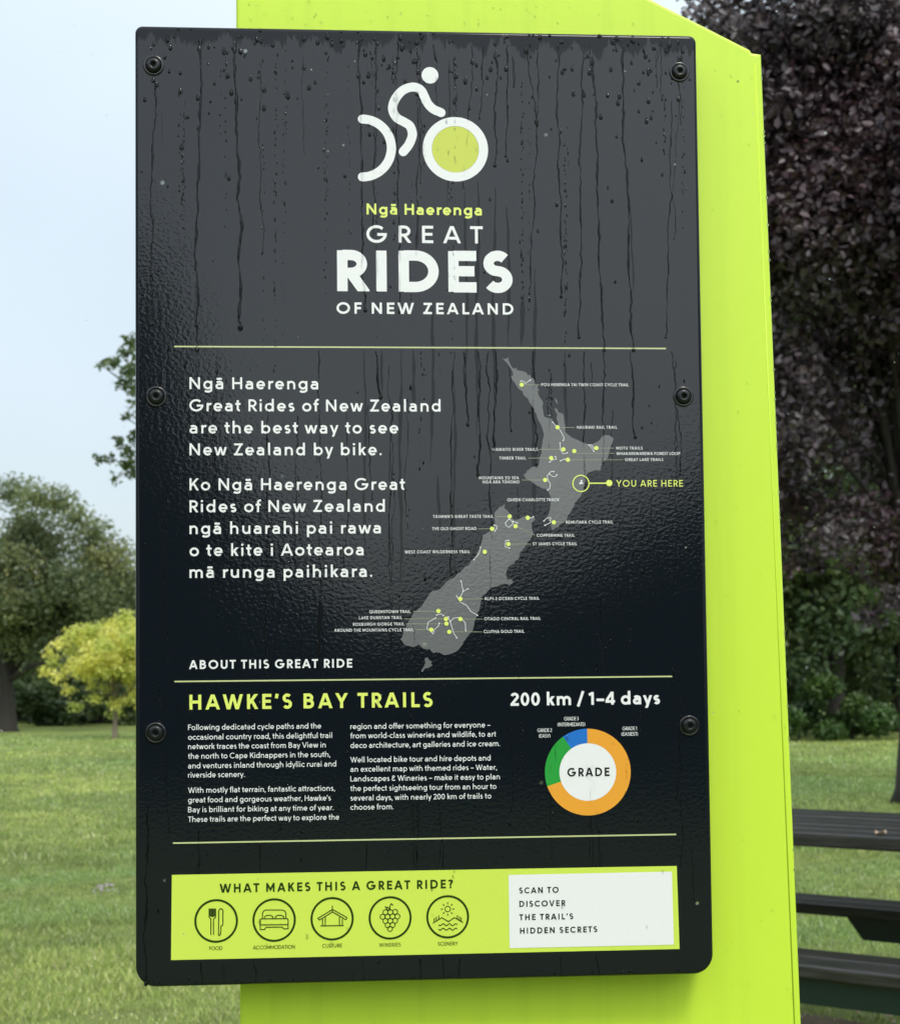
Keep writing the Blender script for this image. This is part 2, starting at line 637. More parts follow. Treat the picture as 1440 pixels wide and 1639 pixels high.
# ------------------------------------------------------------------ flat print: ribbons and a drawn sans alphabet
LIFT = [0.00012]
class Print:
    def __init__(s, base=1):
        s.v = []; s.f = []; s.y = -LIFT[0] * base; s.k = 0
    def poly(s, pts):
        b = len(s.v)
        y = s.y - 0.000012 * (s.k % 8)
        s.v += [(float(x), y, float(z)) for x, z in pts]
        s.f.append(tuple(range(b, b + len(pts))))
    def next(s): s.k += 1
    def ribbon(s, pts, w, closed=False, clip=None, ext=False):
        """ribbon of width w along pts (list of (x,z)); clip=(zlo,zhi)"""
        P = [np.array(p, float) for p in pts]
        Q = [P[0]]
        for p in P[1:]:
            if np.linalg.norm(p - Q[-1]) > 1e-9: Q.append(p)
        P = Q
        if closed and np.linalg.norm(P[0] - P[-1]) < 1e-9: P = P[:-1]
        n = len(P)
        if n < 2: return
        if ext:
            def lim(z): return abs(z - clip[0]) < 1e-7 or abs(z - clip[1]) < 1e-7
            a, b = lim(P[0][1]), lim(P[-1][1])
            if a: P[0] = P[0] + (P[0] - P[1]) / np.linalg.norm(P[0] - P[1]) * w * 1.5
            if b: P[-1] = P[-1] + (P[-1] - P[-2]) / np.linalg.norm(P[-1] - P[-2]) * w * 1.5
        def nrm(a, b):
            d = b - a; d = d / np.linalg.norm(d)
            return np.array([-d[1], d[0]])
        Lf = []; Rt = []
        for i in range(n):
            if closed:
                n1 = nrm(P[i - 1], P[i]); n2 = nrm(P[i], P[(i + 1) % n])
            else:
                n1 = nrm(P[max(i - 1, 0)], P[max(i - 1, 0) + 1]); n2 = nrm(P[min(i, n - 2)], P[min(i, n - 2) + 1])
            m = n1 + n2
            L = np.linalg.norm(m)
            m = m / L if L > 1e-6 else n1
            c = max(m.dot(n1), 0.22)
            Lf.append(P[i] + m * w / 2 / c); Rt.append(P[i] - m * w / 2 / c)
        rngk = range(n) if closed else range(n - 1)
        for i in rngk:
            j = (i + 1) % n
            q = [Lf[i], Lf[j], Rt[j], Rt[i]]
            if clip:
                for lim, sg, ix in ((clip[0], 1, 1), (clip[1], -1, 1), (clip[2], 1, 0), (clip[3], -1, 0)):
                    o = []
                    for a in range(len(q)):
                        A = q[a]; B = q[(a + 1) % len(q)]
                        da = (A[ix] - lim) * sg; db = (B[ix] - lim) * sg
                        if da >= 0: o.append(A)
                        if da * db < 0: o.append(A + (B - A) * (da / (da - db)))
                    q = o
                    if len(q) < 3: break
            if len(q) >= 3: s.poly(q)
        s.next()
    def disc(s, c, r, n=28, r2=None):
        r2 = r2 or r
        s.poly([(c[0] + r * math.cos(2 * math.pi * k / n), c[1] + r2 * math.sin(2 * math.pi * k / n)) for k in range(n)]); s.next()
    def ring(s, c, r0, r1, a0=0, a1=360, n=64, rz=1.0):
        k0 = max(3, int(n * abs(a1 - a0) / 360))
        for k in range(k0):
            t0 = math.radians(a0 + (a1 - a0) * k / k0); t1 = math.radians(a0 + (a1 - a0) * (k + 1) / k0)
            s.poly([(c[0] + r * math.cos(t), c[1] + r * math.sin(t) * rz) for r, t in ((r0, t0), (r1, t0), (r1, t1), (r0, t1))])
        s.next()
    def build(s, name, m, parent=None):
        me = bpy.data.meshes.new(name)
        me.from_pydata(s.v, [], s.f)
        me.update()
        # every face looks at the viewer (-y)
        bm = bmesh.new(); bm.from_mesh(me)
        for f in bm.faces:
            f.normal_update()
            if f.normal.y > 0: f.normal_flip()
        bm.to_mesh(me); bm.free()
        return link(name, me, m, parent or sign)

def arc(cx, cy, rx, ry, a0, a1, n=14):
    return [(cx + rx * math.cos(math.radians(a0 + (a1 - a0) * k / n)), cy + ry * math.sin(math.radians(a0 + (a1 - a0) * k / n))) for k in range(n + 1)]

XH = 0.70; ASC = 1.06
def glyph(c, w):
    """(width, left bearing, right bearing, strokes, dots); stroke = (pts, closed, clip)"""
    h = w / 2
    S = []; D = []
    def st(p, closed=False, clip=None): S.append((p, closed, clip))
    ST, RO, DI = 0.10, 0.055, 0.015
    macron = None
    if c in 'āōū': macron = XH; c = {'ā': 'a', 'ō': 'o', 'ū': 'u'}[c]
    if c in 'ĀŪ': macron = 1.0; c = {'Ā': 'A', 'Ū': 'U'}[c]
    lb = rb = ST
    if c == ' ': return 0.30, 0, 0, [], []
    if c == 'A':
        W = 0.84 + w * .35; e = h * 1.05; lb = rb = DI
        st([(e, 0), (W / 2, 1.0 + w * .25), (W - e, 0)], False, (0, 1))
        t = .27; x = e + (W / 2 - e) * t; st([(x, t + h * .3), (W - x, t + h * .3)])
    elif c == 'B':
        W = 0.60 + w * .3; m = .53
        st([(h, 0), (h, 1)]); r = (1 - h - m) / 2
        st([(h, 1 - h), (W - .05 - h - r, 1 - h)] + arc(W - .05 - h - r, m + r, r, r, 90, -90) + [(h, m)])
        r = (m - h) / 2
        st([(h, m), (W - h - r, m)] + arc(W - h - r, m - r, r, r, 90, -90) + [(h, h)])
    elif c == 'C':
        W = 0.80; lb = RO; rb = .04; r = .5 - h + .01
        st(arc(h + r - .01, .5, r, r, 47, 313, 22)); W = .5 + r * .72 + .06
    elif c == 'D':
        W = 0.78 + w * .2; rb = RO; r = .5 - h
        st([(h, 0), (h, 1)]); x = W - h - r * .95
        st([(h, 1 - h), (x, 1 - h)] + arc(x, .5, r * .95, r, 90, -90, 18) + [(h, h)])
    elif c == 'E':
        W = 0.52 + w * .25; rb = .05
        st([(h, 0), (h, 1)]); st([(h, h), (W, h)]); st([(h, 1 - h), (W, 1 - h)]); st([(h, .51), (W * .93, .51)])
    elif c == 'F':
        W = 0.50 + w * .2; rb = .03
        st([(h, 0), (h, 1)]); st([(h, 1 - h), (W, 1 - h)]); st([(h, .5), (W * .92, .5)])
    elif c == 'G':
        r = .5 - h + .01; lb = RO; cx = h + r - .01; W = cx + r + h; rb = RO
        st(arc(cx, .5, r, r, 46, 352, 24)); st([(cx + .03, .5 - h * .3), (cx + r + h * .95, .5 - h * .3)])
    elif c == 'H':
        W = .70 + w * .2; st([(h, 0), (h, 1)]); st([(W - h, 0), (W - h, 1)]); st([(h, .51), (W - h, .51)])
    elif c == 'I':
        W = w; st([(h, 0), (h, 1)])
    elif c == 'J':
        W = .36 + w * .3; lb = .02; r = (W - w) / 1.5
        st([(W - h, 1), (W - h, r + h)] + arc(W - h - r, r + h, r, r, 0, -110, 10))
    elif c == 'K':
        W = .64 + w * .3; rb = DI
        st([(h, 0), (h, 1)]); st([(h + .02, .36), (W - h * 1.3, 1)], False, (0, 1)); st([(.30, .58), (W - h * 1.2, 0)], False, (0, 1))
    elif c == 'L':
        W = .48 + w * .25; rb = .02; st([(h, 0), (h, 1)]); st([(h, h), (W, h)])
    elif c == 'M':
        W = .86 + w * .3; st([(h, 0), (h, 1)]); st([(W - h, 0), (W - h, 1)])
        st([(h, 1 - h * .6), (W / 2, .24), (W - h, 1 - h * .6)], False, (0, 1))
    elif c == 'N':
        W = .74 + w * .2; st([(h, 0), (h, 1)]); st([(W - h, 0), (W - h, 1)]); st([(h, 1 - h * .5), (W - h, h * .5)], False, (0, 1))
    elif c in 'OQ':
        r = .5 - h + .012; W = 2 * (r + h); lb = rb = RO
        st(arc(W / 2, .5, r, r, 0, 360, 32), True)
        if c == 'Q': st([(W * .56, .30), (W * .96, -.03)])
    elif c in 'PR':
        W = .58 + w * .3; m = .45 if c == 'R' else .42; r = (1 - h - m) / 2; rb = .05 if c == 'P' else DI
        st([(h, 0), (h, 1)]); x = W - h - r - (.0 if c == 'P' else .03)
        st([(h, 1 - h), (x, 1 - h)] + arc(x, m + r, r, r, 90, -90) + [(h, m)])
        if c == 'R': st([(W * .40, m + .04), (W - h * .9, 0)], False, (0, m + .04))
    elif c == 'S':
        W = .54 + w * .35; lb = rb = .05; m = .515; r1 = (1.01 - h - m) / 2; r2 = (m - h + .01) / 2; rx = W / 2 - h
        st(arc(W / 2, m + r1, rx * .93, r1, 38, 262, 16)[:-1] + arc(W / 2, m - r2, rx, r2, 80, -146, 16))
    elif c == 'T':
        W = .60 + w * .2; lb = rb = .02; st([(W / 2, 0), (W / 2, 1)]); st([(0, 1 - h), (W, 1 - h)])
    elif c == 'U':
        W = .68 + w * .2; r = W / 2 - h
        st([(h, 1), (h, r + h)] + arc(W / 2, r + h - .01, r, r, 180, 360, 16) + [(W - h, 1)])
    elif c == 'V':
        W = .80 + w * .3; lb = rb = DI; e = h * 1.05; st([(e, 1), (W / 2, -w * .25), (W - e, 1)], False, (0, 1))
    elif c == 'W':
        W = 1.16 + w * .5; lb = rb = DI; e = h * 1.05; q = W * .29
        st([(e, 1), (q, -w * .3), (W / 2, 1 - h * .2), (W - q, -w * .3), (W - e, 1)], False, (0, 1))
    elif c == 'X':
        W = .70 + w * .3; lb = rb = DI; e = h * 1.1; st([(e, 0), (W - e, 1)], False, (0, 1)); st([(e, 1), (W - e, 0)], False, (0, 1))
    elif c == 'Y':
        W = .74 + w * .3; lb = rb = DI; e = h * 1.1; st([(W / 2, 0), (W / 2, .46)]); st([(e, 1), (W / 2, .42), (W - e, 1)], False, (0, 1))
    elif c == 'Z':
        W = .62 + w * .2; lb = rb = .05; st([(0.02, 1 - h), (W, 1 - h)]); st([(0, h), (W, h)]); st([(h * 1.3, 0), (W - h * 1.3, 1)], False, (h * .2, 1 - h * .2))
    elif c == '0':
        W = .60; lb = rb = RO; st(arc(W / 2, .5, W / 2 - h, .5 - h + .01, 0, 360, 28), True)
    elif c == '1':
        W = .26 + w * .4; lb = .03; rb = .12; st([(W - h, 0), (W - h, 1)]); st([(0, .78), (W - h, 1 - h * .9)])
    elif c == '2':
        W = .56; lb = rb = .06; r = .27 - h + .02
        st(arc(W / 2, 1 - h - r, r, r, 165, -25, 12) + [(h * 1.2, w * .8)]); st([(0.0, h), (W, h)])
    elif c == '3':
        W = .54; lb = rb = .06; st(arc(W / 2 - .03, .755, .2, .245 - h, 140, -90, 12)); st(arc(W / 2 - .03, .28, .235, .28 - h, 90, -140, 12))
    elif c == '4':
        W = .64; lb = rb = .04; st([(W - .17, 0), (W - .17, 1)]); st([(W, .25), (.0, .25)]); st([(h * .4, .25), (W - .17, 1)], False, (.25, 1))
    elif c == 'a':
        W = .54 + w * .2; r = W / 2 - h; cy = XH - h - r * .82
        st(arc(W / 2 - .01, cy, r + .01, r * .82, 142, 0, 10) + [(W - h, 0)])
        xl = h + .15; m = .40; lb = .05
        st([(W - h, m), (xl, m)] + arc(xl, (m + h) / 2, .15, (m - h) / 2, 90, 270, 10) + [(W * .6, h + .0), (W - h, h + .09)])
    elif c in 'bpdqg':
        W = .62 + w * .25; r = W / 2 - h; ry = XH / 2 - h + .01
        left = c in 'bp'
        lb, rb = (ST, RO) if left else (RO, ST)
        st(arc(W / 2, XH / 2, r, ry, 0, 360, 24), True)
        x = h if left else W - h
        if c in 'bd': st([(x, 0), (x, ASC)])
        elif c in 'pq': st([(x, -.29), (x, XH)])
        else: st([(x, XH), (x, -.06)] + arc(W / 2, -.06, r, .23 - h, 0, -148, 12))
    elif c == 'c':
        r = XH / 2 - h + .01; W = h + r * 1.78; lb = RO; rb = .03
        st(arc(h + r, XH / 2, r, r, 48, 312, 16))
    elif c == 'e':
        W = .62 + w * .15; r = W / 2 - h; ry = XH / 2 - h + .01; lb = rb = RO
        st(arc(W / 2, XH / 2, r, ry, 0, 318, 20)); st([(h, XH / 2 - h * .2), (W - h * .12, XH / 2 - h * .2)])
    elif c == 'f':
        W = .36 + w * .15; xs = .09 + h; lb = .02; rb = -.02; r = .17
        st([(xs, 0), (xs, ASC - h - r)] + arc(xs + r, ASC - h - r, r, r, 180, 75, 8)); st([(0, XH - h), (W - .02, XH - h)])
    elif c in 'hn':
        W = .56 + w * .25; r = W / 2 - h
        st([(h, 0), (h, ASC if c == 'h' else XH)])
        st(arc(W / 2, XH - h - r, r, r + .01, 180, 0, 12) + [(W - h, 0)])
    elif c in 'i':
        W = w; st([(h, 0), (h, XH)]); D.append((h, .93, h * 1.25))
    elif c == 'k':
        W = .50 + w * .3; rb = DI; st([(h, 0), (h, ASC)]); st([(h, .24), (W - h * 1.3, XH)], False, (0, XH)); st([(.24, .40), (W - h * 1.2, 0)], False, (0, XH))
    elif c == 'l':
        W = w; st([(h, 0), (h, ASC)])
    elif c == 'm':
        W = .90 + w * .4; r = (W - w) / 4; st([(h, 0), (h, XH)])
        st(arc(h + r, XH - h - r, r, r + .01, 180, 0, 10) + [(h + 2 * r, 0)])
        st(arc(h + 3 * r, XH - h - r, r, r + .01, 180, 0, 10) + [(W - h, 0)])
    elif c == 'o':
        W = .66 + w * .15; lb = rb = RO; st(arc(W / 2, XH / 2, W / 2 - h, XH / 2 - h + .012, 0, 360, 24), True)
    elif c == 'r':
        W = .36 + w * .1; rb = 0; st([(h, 0), (h, XH)]); st(arc(h + .24, XH - h - .24, .24, .24, 180, 78, 8))
    elif c == 's':
        W = .42 + w * .25; lb = rb = .05; m = XH * .51; r1 = (XH + .01 - h - m) / 2; r2 = (m - h + .01) / 2; rx = W / 2 - h
        st(arc(W / 2, m + r1, rx * .9, r1, 35, 262, 12)[:-1] + arc(W / 2, m - r2, rx, r2, 80, -146, 12))
    elif c == 't':
        W = .36 + w * .15; xs = .10 + h; lb = .02; rb = .02; r = .13
        st([(xs, .93), (xs, h + r)] + arc(xs + r, h + r, r, r, 180, 280, 8)); st([(0, XH - h), (W, XH - h)])
    elif c == 'u':
        W = .56 + w * .25; r = W / 2 - h; st([(W - h, 0), (W - h, XH)])
        st([(h, XH), (h, h + r)] + arc(W / 2, h + r, r, r + .01, 180, 360, 12))
    elif c == 'v':
        W = .56 + w * .3; lb = rb = DI; e = h * 1.05; st([(e, XH), (W / 2, -w * .25), (W - e, XH)], False, (0, XH))
    elif c == 'w':
        W = .86 + w * .5; lb = rb = DI; e = h * 1.05; q = W * .29
        st([(e, XH), (q, -w * .3), (W / 2, XH - h * .2), (W - q, -w * .3), (W - e, XH)], False, (0, XH))
    elif c == 'x':
        W = .54 + w * .3; lb = rb = DI; e = h * 1.1; st([(e, 0), (W - e, XH)], False, (0, XH)); st([(e, XH), (W - e, 0)], False, (0, XH))
    elif c == 'y':
        W = .58 + w * .3; lb = rb = DI; e = h * 1.05
        dx = (W / 2 - e) / XH
        st([(e, XH), (W / 2, h * .2)], False, (0, XH)); st([(W - e, XH), (W / 2 - .28 * dx, -.28)], False, (-.28, XH))
    elif c == '.':
        W = w * 1.15; D.append((W / 2, W / 2, W / 2)); lb = rb = .06
    elif c == ',':
        W = w * 1.15; D.append((W / 2, W / 2, W / 2)); st([(W * .62, W * .4), (W * .25, -.15)]); lb = rb = .06
    elif c in "'’":
        W = w * 1.1; st([(W * .62, 1.0), (W * .35, .70)]); lb = rb = .05
    elif c == '/':
        W = .44; lb = rb = .02; st([(0.04, -.12), (W - .04, 1.08)])
    elif c == '–':
        W = .52; lb = rb = .05; st([(0, .38), (W, .38)])
    elif c == '-':
        W = .28; lb = rb = .06; st([(0, .36), (W, .36)])
    elif c == '&':
        W = .62; lb = rb = .06
        st([(W * .95, .02 + h)] + arc(.27, .27, .25 - h * .5, .27 - h, -35, -230, 12) + arc(.29, .77, .17, .23 - h, 220, -20, 12) + [(.25, .5)])
    elif c == '?':
        W = .48; lb = rb = .05; st(arc(W / 2, 1 - .24, .22 - h * .3, .24 - h, 165, -60, 12) + [(W / 2, .44), (W / 2, .29)]); D.append((W / 2, h * 1.15, h * 1.15))
    elif c in '()':
        W = .24; lb = rb = .04; s = 1 if c == '(' else -1
        st(arc(W / 2 + s * .25, .45, .32, .62, 180 - 45 if s > 0 else -45, 180 + 45 if s > 0 else 45, 8))
    elif c == '•':
        W = .16; D.append((W / 2, .5, .08)); lb = rb = .1
    else:
        W = .5
    if macron: S.append(([(W / 2 - .19, macron + .17), (W / 2 + .19, macron + .17)], False, None))
    return W, lb, rb, S, D

def text(pr, s, pl, pr_px, cap, wgt, track=None):
    """set string s from picture point pl to picture point pr_px (baseline ends); cap height in picture pixels"""
    a = loc(*pl); b = loc(*pr_px)
    dirv = np.array([1.0, 0.0])
    width = b[0] - a[0]
    cap = cap * PX
    gl = [glyph(c, wgt) for c in s]
    nat = sum(g[0] for g in gl) + sum(gl[i][2] + gl[i + 1][1] for i in range(len(gl) - 1))
    squash = 1.0
    if track is not None:
        squash = min(1.25, max(.7, width / (cap * (nat + track * (len(gl) - 1)))))
    tr = (width / (cap * squash) - nat) / max(1, len(gl) - 1)
    if tr < -0.045:                      # keep letters apart: narrow the letterforms instead
        f = width / (cap * (nat - 0.045 * (len(gl) - 1)))
        squash = f; tr = -0.045
    x = 0.0
    z0 = (a[1] + b[1]) / 2
    for i, (c, g) in enumerate(zip(s, gl)):
        if i > 0: x += gl[i - 1][2] + g[1] + tr
        def T(p): return (a[0] + (x + p[0]) * cap * squash, z0 + p[1] * cap)
        for pts, closed, clip in g[3]:
            cl = (z0 + clip[0] * cap, z0 + clip[1] * cap, a[0] + x * cap * squash - wgt * cap * .02, a[0] + (x + g[0]) * cap * squash + wgt * cap * .02) if clip else None
            pr.ribbon([T(p) for p in pts], wgt * cap * (0.5 + 0.5 * squash), closed, cl, ext=bool(clip))
        for cx, cz, r in g[4]:
            pr.disc(T((cx, cz)), r * cap, 12)
        x += g[0]

def quad(pr, p):
    pr.poly([loc(*q) for q in p]); pr.next()
def prect(pr, pl, prr, wpx):
    a = loc(*pl); b = loc(*prr); z = (a[1] + b[1]) / 2
    pr.ribbon([(a[0], z), (b[0], z)], wpx * PX)

# rules
for l, r in (((279, 554), (1065.3, 558.5)), ((279.4, 1090.5), (1075, 1083)), ((277, 1349), (1081.5, 1336))):
    q = Print(); prect(q, l, r, 2.3); q.build('rule_line', M_rule)

# cyclist emblem
def spline(pts, n=8, closed=False):
    P = [np.array(p, float) for p in pts]
    o = []
    N_ = len(P)
    for i in range(N_ if closed else N_ - 1):
        p0 = P[(i - 1) % N_] if (closed or i > 0) else 2 * P[0] - P[1]
        p1 = P[i]; p2 = P[(i + 1) % N_]
        p3 = P[(i + 2) % N_] if (closed or i + 2 < N_) else 2 * P[-1] - P[-2]
        for k in range(n):
            t = k / n
            o.append(0.5 * ((2 * p1) + (-p0 + p2) * t + (2 * p0 - 5 * p1 + 4 * p2 - p3) * t * t + (-p0 + 3 * p1 - 3 * p2 + p3) * t ** 3))
    if not closed: o.append(P[-1])
    return o
q = Print()
q.disc(loc(688, 120.6), 13.6 * PX, 40)
sw = 14.6 * PX
bw = [loc(580 + 46.3 * math.cos(math.radians(t)), 237 - 46.3 * math.sin(math.radians(t))) for t in range(-90, 91, 5)]
q.ribbon(bw, sw); q.disc(bw[0], sw / 2); q.disc(bw[-1], sw / 2)
body = [(392, 607), (425, 565), (445, 515), (444, 485), (430, 452), (398, 430), (352, 403), (329, 355), (342, 298), (388, 242), (450, 221), (495, 238), (517, 275), (537, 318), (570, 352), (617, 374)]
bp_ = [loc(540 + x / 3.725, 80 + y / 3.725) for x, y in spline(body, 6)]
q.ribbon(bp_, sw); q.disc(bp_[0], sw / 2); q.disc(bp_[-1], sw / 2)
q.ring(loc(728.7, 239), 38.2 * PX, 53 * PX)
q.build('cyclist_emblem', M_white)
q = Print(); q.disc(loc(728.7, 239), 37.9 * PX, 56); q.build('emblem_wheel', sign_mat('olive_lime_print', (0.56, 0.63, 0.085), 0.12))

# title block
q = Print(); text(q, 'Ngā Haerenga', (586.5, 343), (771, 345), 17.8, .18, .03); q.build('lettering', M_limetx)
q = Print()
text(q, 'GREAT', (586.5, 389), (772.5, 389), 28, .155, .42)
text(q, 'RIDES', (539, 467), (821, 467), 66.5, .228, .02)
text(q, 'OF NEW ZEALAND', (538.5, 502.5), (821.5, 503), 18.2, .185, .16)
q.build('title_lettering', M_white)

# intro
q = Print()
for s, y0, x1, y1 in (('Ngā Haerenga', 622, 509.5, 624), ('Great Rides of New Zealand', 657, 705, 660), ('are the best way to see', 693, 637.5, 694.5),
                      ('New Zealand by bike.', 728.5, 611, 729), ('Ko Ngā Haerenga Great', 784, 648, 785), ('Rides of New Zealand', 819.5, 616, 819.5),
                      ('ngā huarahi pai rawa', 854.3, 609.5, 854.3), ('o te kite i Aotearoa', 889.4, 582, 889.4), ('mā runga paihikara.', 924.5, 596, 924)):
    text(q, s, (303.5, y0), (x1, y1), 19, .155, .075)
q.build('intro_lettering', M_white)

q = Print(); text(q, 'ABOUT THIS GREAT RIDE', (302.8, 1070.3), (563.8, 1069), 13.8, .19, .11); q.build('subheading_lettering', M_white)
q = Print(); text(q, "HAWKE'S BAY TRAILS", (303.3, 1135.5), (692.3, 1132), 23.5, .195, .13); q.build('trail_name_lettering', M_limetx)
q = Print(); text(q, '200 km / 1–4 days', (816.8, 1129.5), (1056, 1127), 20.5, .19, .0); q.build('distance_lettering', M_white)

q = Print()
for s, y, x in (('Following dedicated cycle paths and the', 1167.8, 514), ('occasional country road, this delightful trail', 1183.2, 531.5),
                ('network traces the coast from Bay View in', 1198.3, 521.4), ('the north to Cape Kidnappers in the south,', 1213.6, 528.4),
                ('and ventures inland through idyllic rural and', 1228.9, 538.2), ('riverside scenery.', 1244.6, 391.9),
                ('With mostly flat terrain, fantastic attractions,', 1268, 536), ('great food and gorgeous weather, Hawke’s', 1283.5, 529.4),
                ('Bay is brilliant for biking at any time of year.', 1299, 534), ('These trails are the perfect way to explore the', 1314.4, 543)):
    text(q, s, (301.3, y), (x, y - 1.2), 8.5, .125, .0)
for s, y, x in (('region and offer something for everyone –', 1166.2, 784.4), ('from world-class wineries and wildlife, to art', 1181, 793.7),
                ('deco architecture, art galleries and ice cream.', 1196.3, 800), ('Well located bike tour and hire depots and', 1219.4, 784.8),
                ('an excellent map with themed rides – Water,', 1234.3, 795), ('Landscapes & Wineries – make it easy to plan', 1249.6, 799.7),
                ('the perfect sightseeing tour from an hour to', 1265, 794.2), ('several days, with nearly 200 km of trails to', 1280.3, 786), ('choose from.', 1296.3, 629.8)):
    text(q, s, (560.8, y), (x, y - 1.2), 8.5, .125, .0)
q.build('paragraph_lettering', M_white)

# grade ring
gc = loc(940.4, 1235.7)
for nm, m_, a0, a1 in (('orange_arc', M_orange, 90, 90 - 251.6), ('green_arc', M_green, 90 - 251.6, 90 - 325.3), ('blue_arc', M_blue, 90 - 325.3, 90 - 360)):
    q = Print(); q.ring(gc, 45.6 * PX, 69.0 * PX, a0, a1, 90); q.build(nm, m_)
q = Print(); q.disc(gc, 45.8 * PX, 64); q.build('white_disc', M_white)
q = Print(3); text(q, 'GRADE', (907.8, 1242.8), (975, 1242), 13.6, .19); q.build('grade_lettering', M_ink)
def ctext(q, s, cx, cy, wpx, cap, wt=.17):
    text(q, s, (cx - wpx / 2, cy + cap / 2), (cx + wpx / 2, cy + cap / 2), cap, wt)
for s, cx, cy, wp in (('GRADE 3', 914, 1150.2, 23), ('(INTERMEDIATE)', 914, 1159.4, 44), ('GRADE 2', 871.3, 1168.8, 23), ('(EASY)', 871.3, 1177.7, 18),
                      ('GRADE 1', 1007.2, 1165.8, 23), ('(EASIEST)', 1007.2, 1174.7, 26)):
    q = Print(); ctext(q, s, cx, cy, wp, 5.8, .12); q.build('grade_caption', M_white)

# map
def z1(x, y): return loc(760 + x / 6.0, 560 + y / 6.0)
def z2(x, y): return loc(760 + x / 6.0, 700 + y / 6.0)
def z3(x, y): return loc(620 + x / 5.1429, 790 + y / 5.1429)
north = [z1(*p) for p in [(262, 82), (290, 88), (325, 72), (318, 95), (335, 130), (352, 165), (372, 182), (400, 172), (395, 192), (430, 200), (462, 205), (495, 220), (505, 245), (530, 238), (535, 262),
    (560, 275), (575, 300), (578, 330), (605, 345), (600, 370), (618, 390), (600, 400), (612, 440), (635, 475), (655, 510), (645, 545), (655, 600), (662, 640), (700, 650), (740, 668), (750, 700), (775, 735),
    (800, 730), (795, 695), (780, 660), (790, 625), (770, 585), (762, 558), (790, 570), (800, 600), (840, 612), (852, 660), (862, 720), (865, 790), (900, 820), (960, 855), (1020, 885), (1085, 905), (1130, 905), (1180, 880),
    (1215, 835), (1245, 818), (1290, 822), (1328, 850), (1318, 890), (1298, 940), (1290, 1000), (1262, 1050), (1225, 1080), (1205, 1130), (1205, 1160), (1150, 1155)]]
north += [z2(*p) for p in [(1090, 335), (1060, 380), (1050, 470), (1025, 540), (975, 610), (935, 680), (900, 740), (860, 810), (800, 860), (735, 893), (722, 850), (735, 815), (700, 800), (690, 770), (712, 720), (725, 640), (725, 570), (700, 515), (645, 490),
    (590, 460), (540, 425), (490, 400), (468, 355), (500, 320), (540, 290), (590, 280), (615, 230), (630, 170), (640, 90), (655, 10), (660, -30)]]
north += [z1(*p) for p in [(650, 770), (635, 725), (610, 680), (585, 610), (545, 540), (520, 500), (485, 450), (430, 385), (390, 330), (345, 265), (365, 240), (362, 215), (330, 160), (295, 115)]]
south = [z3(*p) for p in [(960, 88), (968, 100), (958, 118), (985, 140), (1005, 165), (1020, 200), (1050, 222), (1090, 205), (1120, 190), (1150, 185), (1200, 190), (1215, 210), (1185, 240), (1185, 285), (1200, 320), (1185, 360), (1155, 395),
    (1130, 440), (1095, 480), (1075, 540), (1040, 575), (1000, 600), (980, 630), (975, 670), (985, 705), (1020, 705), (1035, 730), (1010, 752), (970, 745), (930, 750), (880, 770), (820, 805), (775, 850), (765, 900), (755, 960), (740, 1000),
    (715, 1060), (700, 1130), (655, 1180), (620, 1240), (580, 1290), (520, 1320), (470, 1330), (430, 1310), (380, 1315), (350, 1280), (290, 1275), (260, 1245), (210, 1265), (140, 1245), (110, 1200), (130, 1150), (180, 1040), (215, 980),
    (280, 930), (330, 850), (370, 800), (430, 790), (490, 725), (560, 680), (640, 600), (710, 545), (755, 460), (775, 400), (785, 340), (850, 310), (880, 260), (880, 160), (910, 125)]]
stew = [z3(*p) for p in [(305, 1360), (330, 1348), (342, 1370), (368, 1385), (355, 1400), (372, 1412), (345, 1432), (310, 1440), (290, 1468), (275, 1462), (300, 1420), (312, 1395)]]
isl = [z1(*p) for p in [(768, 460), (785, 480), (798, 520), (782, 512), (770, 490)]]
isl2 = [z1(*p) for p in [(675, 625), (725, 618), (735, 632), (700, 640)]]
def rough_poly(P, amp):
    o = []
    for i in range(len(P)):
        a = np.array(P[i]); b = np.array(P[(i + 1) % len(P)])
        n = max(1, int(np.linalg.norm(b - a) / (4.0 * PX)))
        for k in range(n):
            o.append(a + (b - a) * k / n + (rng.normal(0, amp, 2) if k else 0))
    return o
q = Print()
me = bpy.data.meshes.new('map')
bm = bmesh.new()
for P in (north, south, stew, isl, isl2):
    vs = [bm.verts.new((p[0], -LIFT[0], p[1])) for p in rough_poly(P, 0.75 * PX)]
    ed = [bm.edges.new((vs[i], vs[(i + 1) % len(vs)])) for i in range(len(vs))]
    bmesh.ops.triangle_fill(bm, use_beauty=True, use_dissolve=False, edges=ed)
for f in bm.faces:
    f.normal_update()
    if f.normal.y > 0: f.normal_flip()
bm.to_mesh(me); bm.free()
link('map_outline', me, M_map, sign)

dots = [(560, 161), (725, 357), (752, 459), (802, 467), (904, 453), (696, 499), (773, 507), (668, 600), (505, 768), (588, 774), (424, 825), (532, 813), (708, 795), (499, 895), (390, 931),
        (278, 1148), (177, 1204), (212, 1240), (214, 1262), (278, 1241), (144, 1290), (227, 1300)]
def m5(x, y): return (640 + x / 2.88, 560 + y / 2.88)
for d in dots:
    q = Print(4); q.disc(loc(*m5(*d)), 3.5 * PX, 16); q.build('map_dot', M_limetx)
q = Print(4)
q.ring(loc(*m5(833, 616)), 12.2 * PX, 14.0 * PX)
prect(q, m5(873, 616), m5(962, 614), 2.0)
q.disc(loc(*m5(963, 614)), 5.2 * PX, 20)
q.build('location_marker', M_limetx)
q = Print(4); text(q, 'YOU ARE HERE', (985.8, 779.2), (1092.3, 778.7), 10.6, .14, .1); q.build('location_lettering', M_limetx)
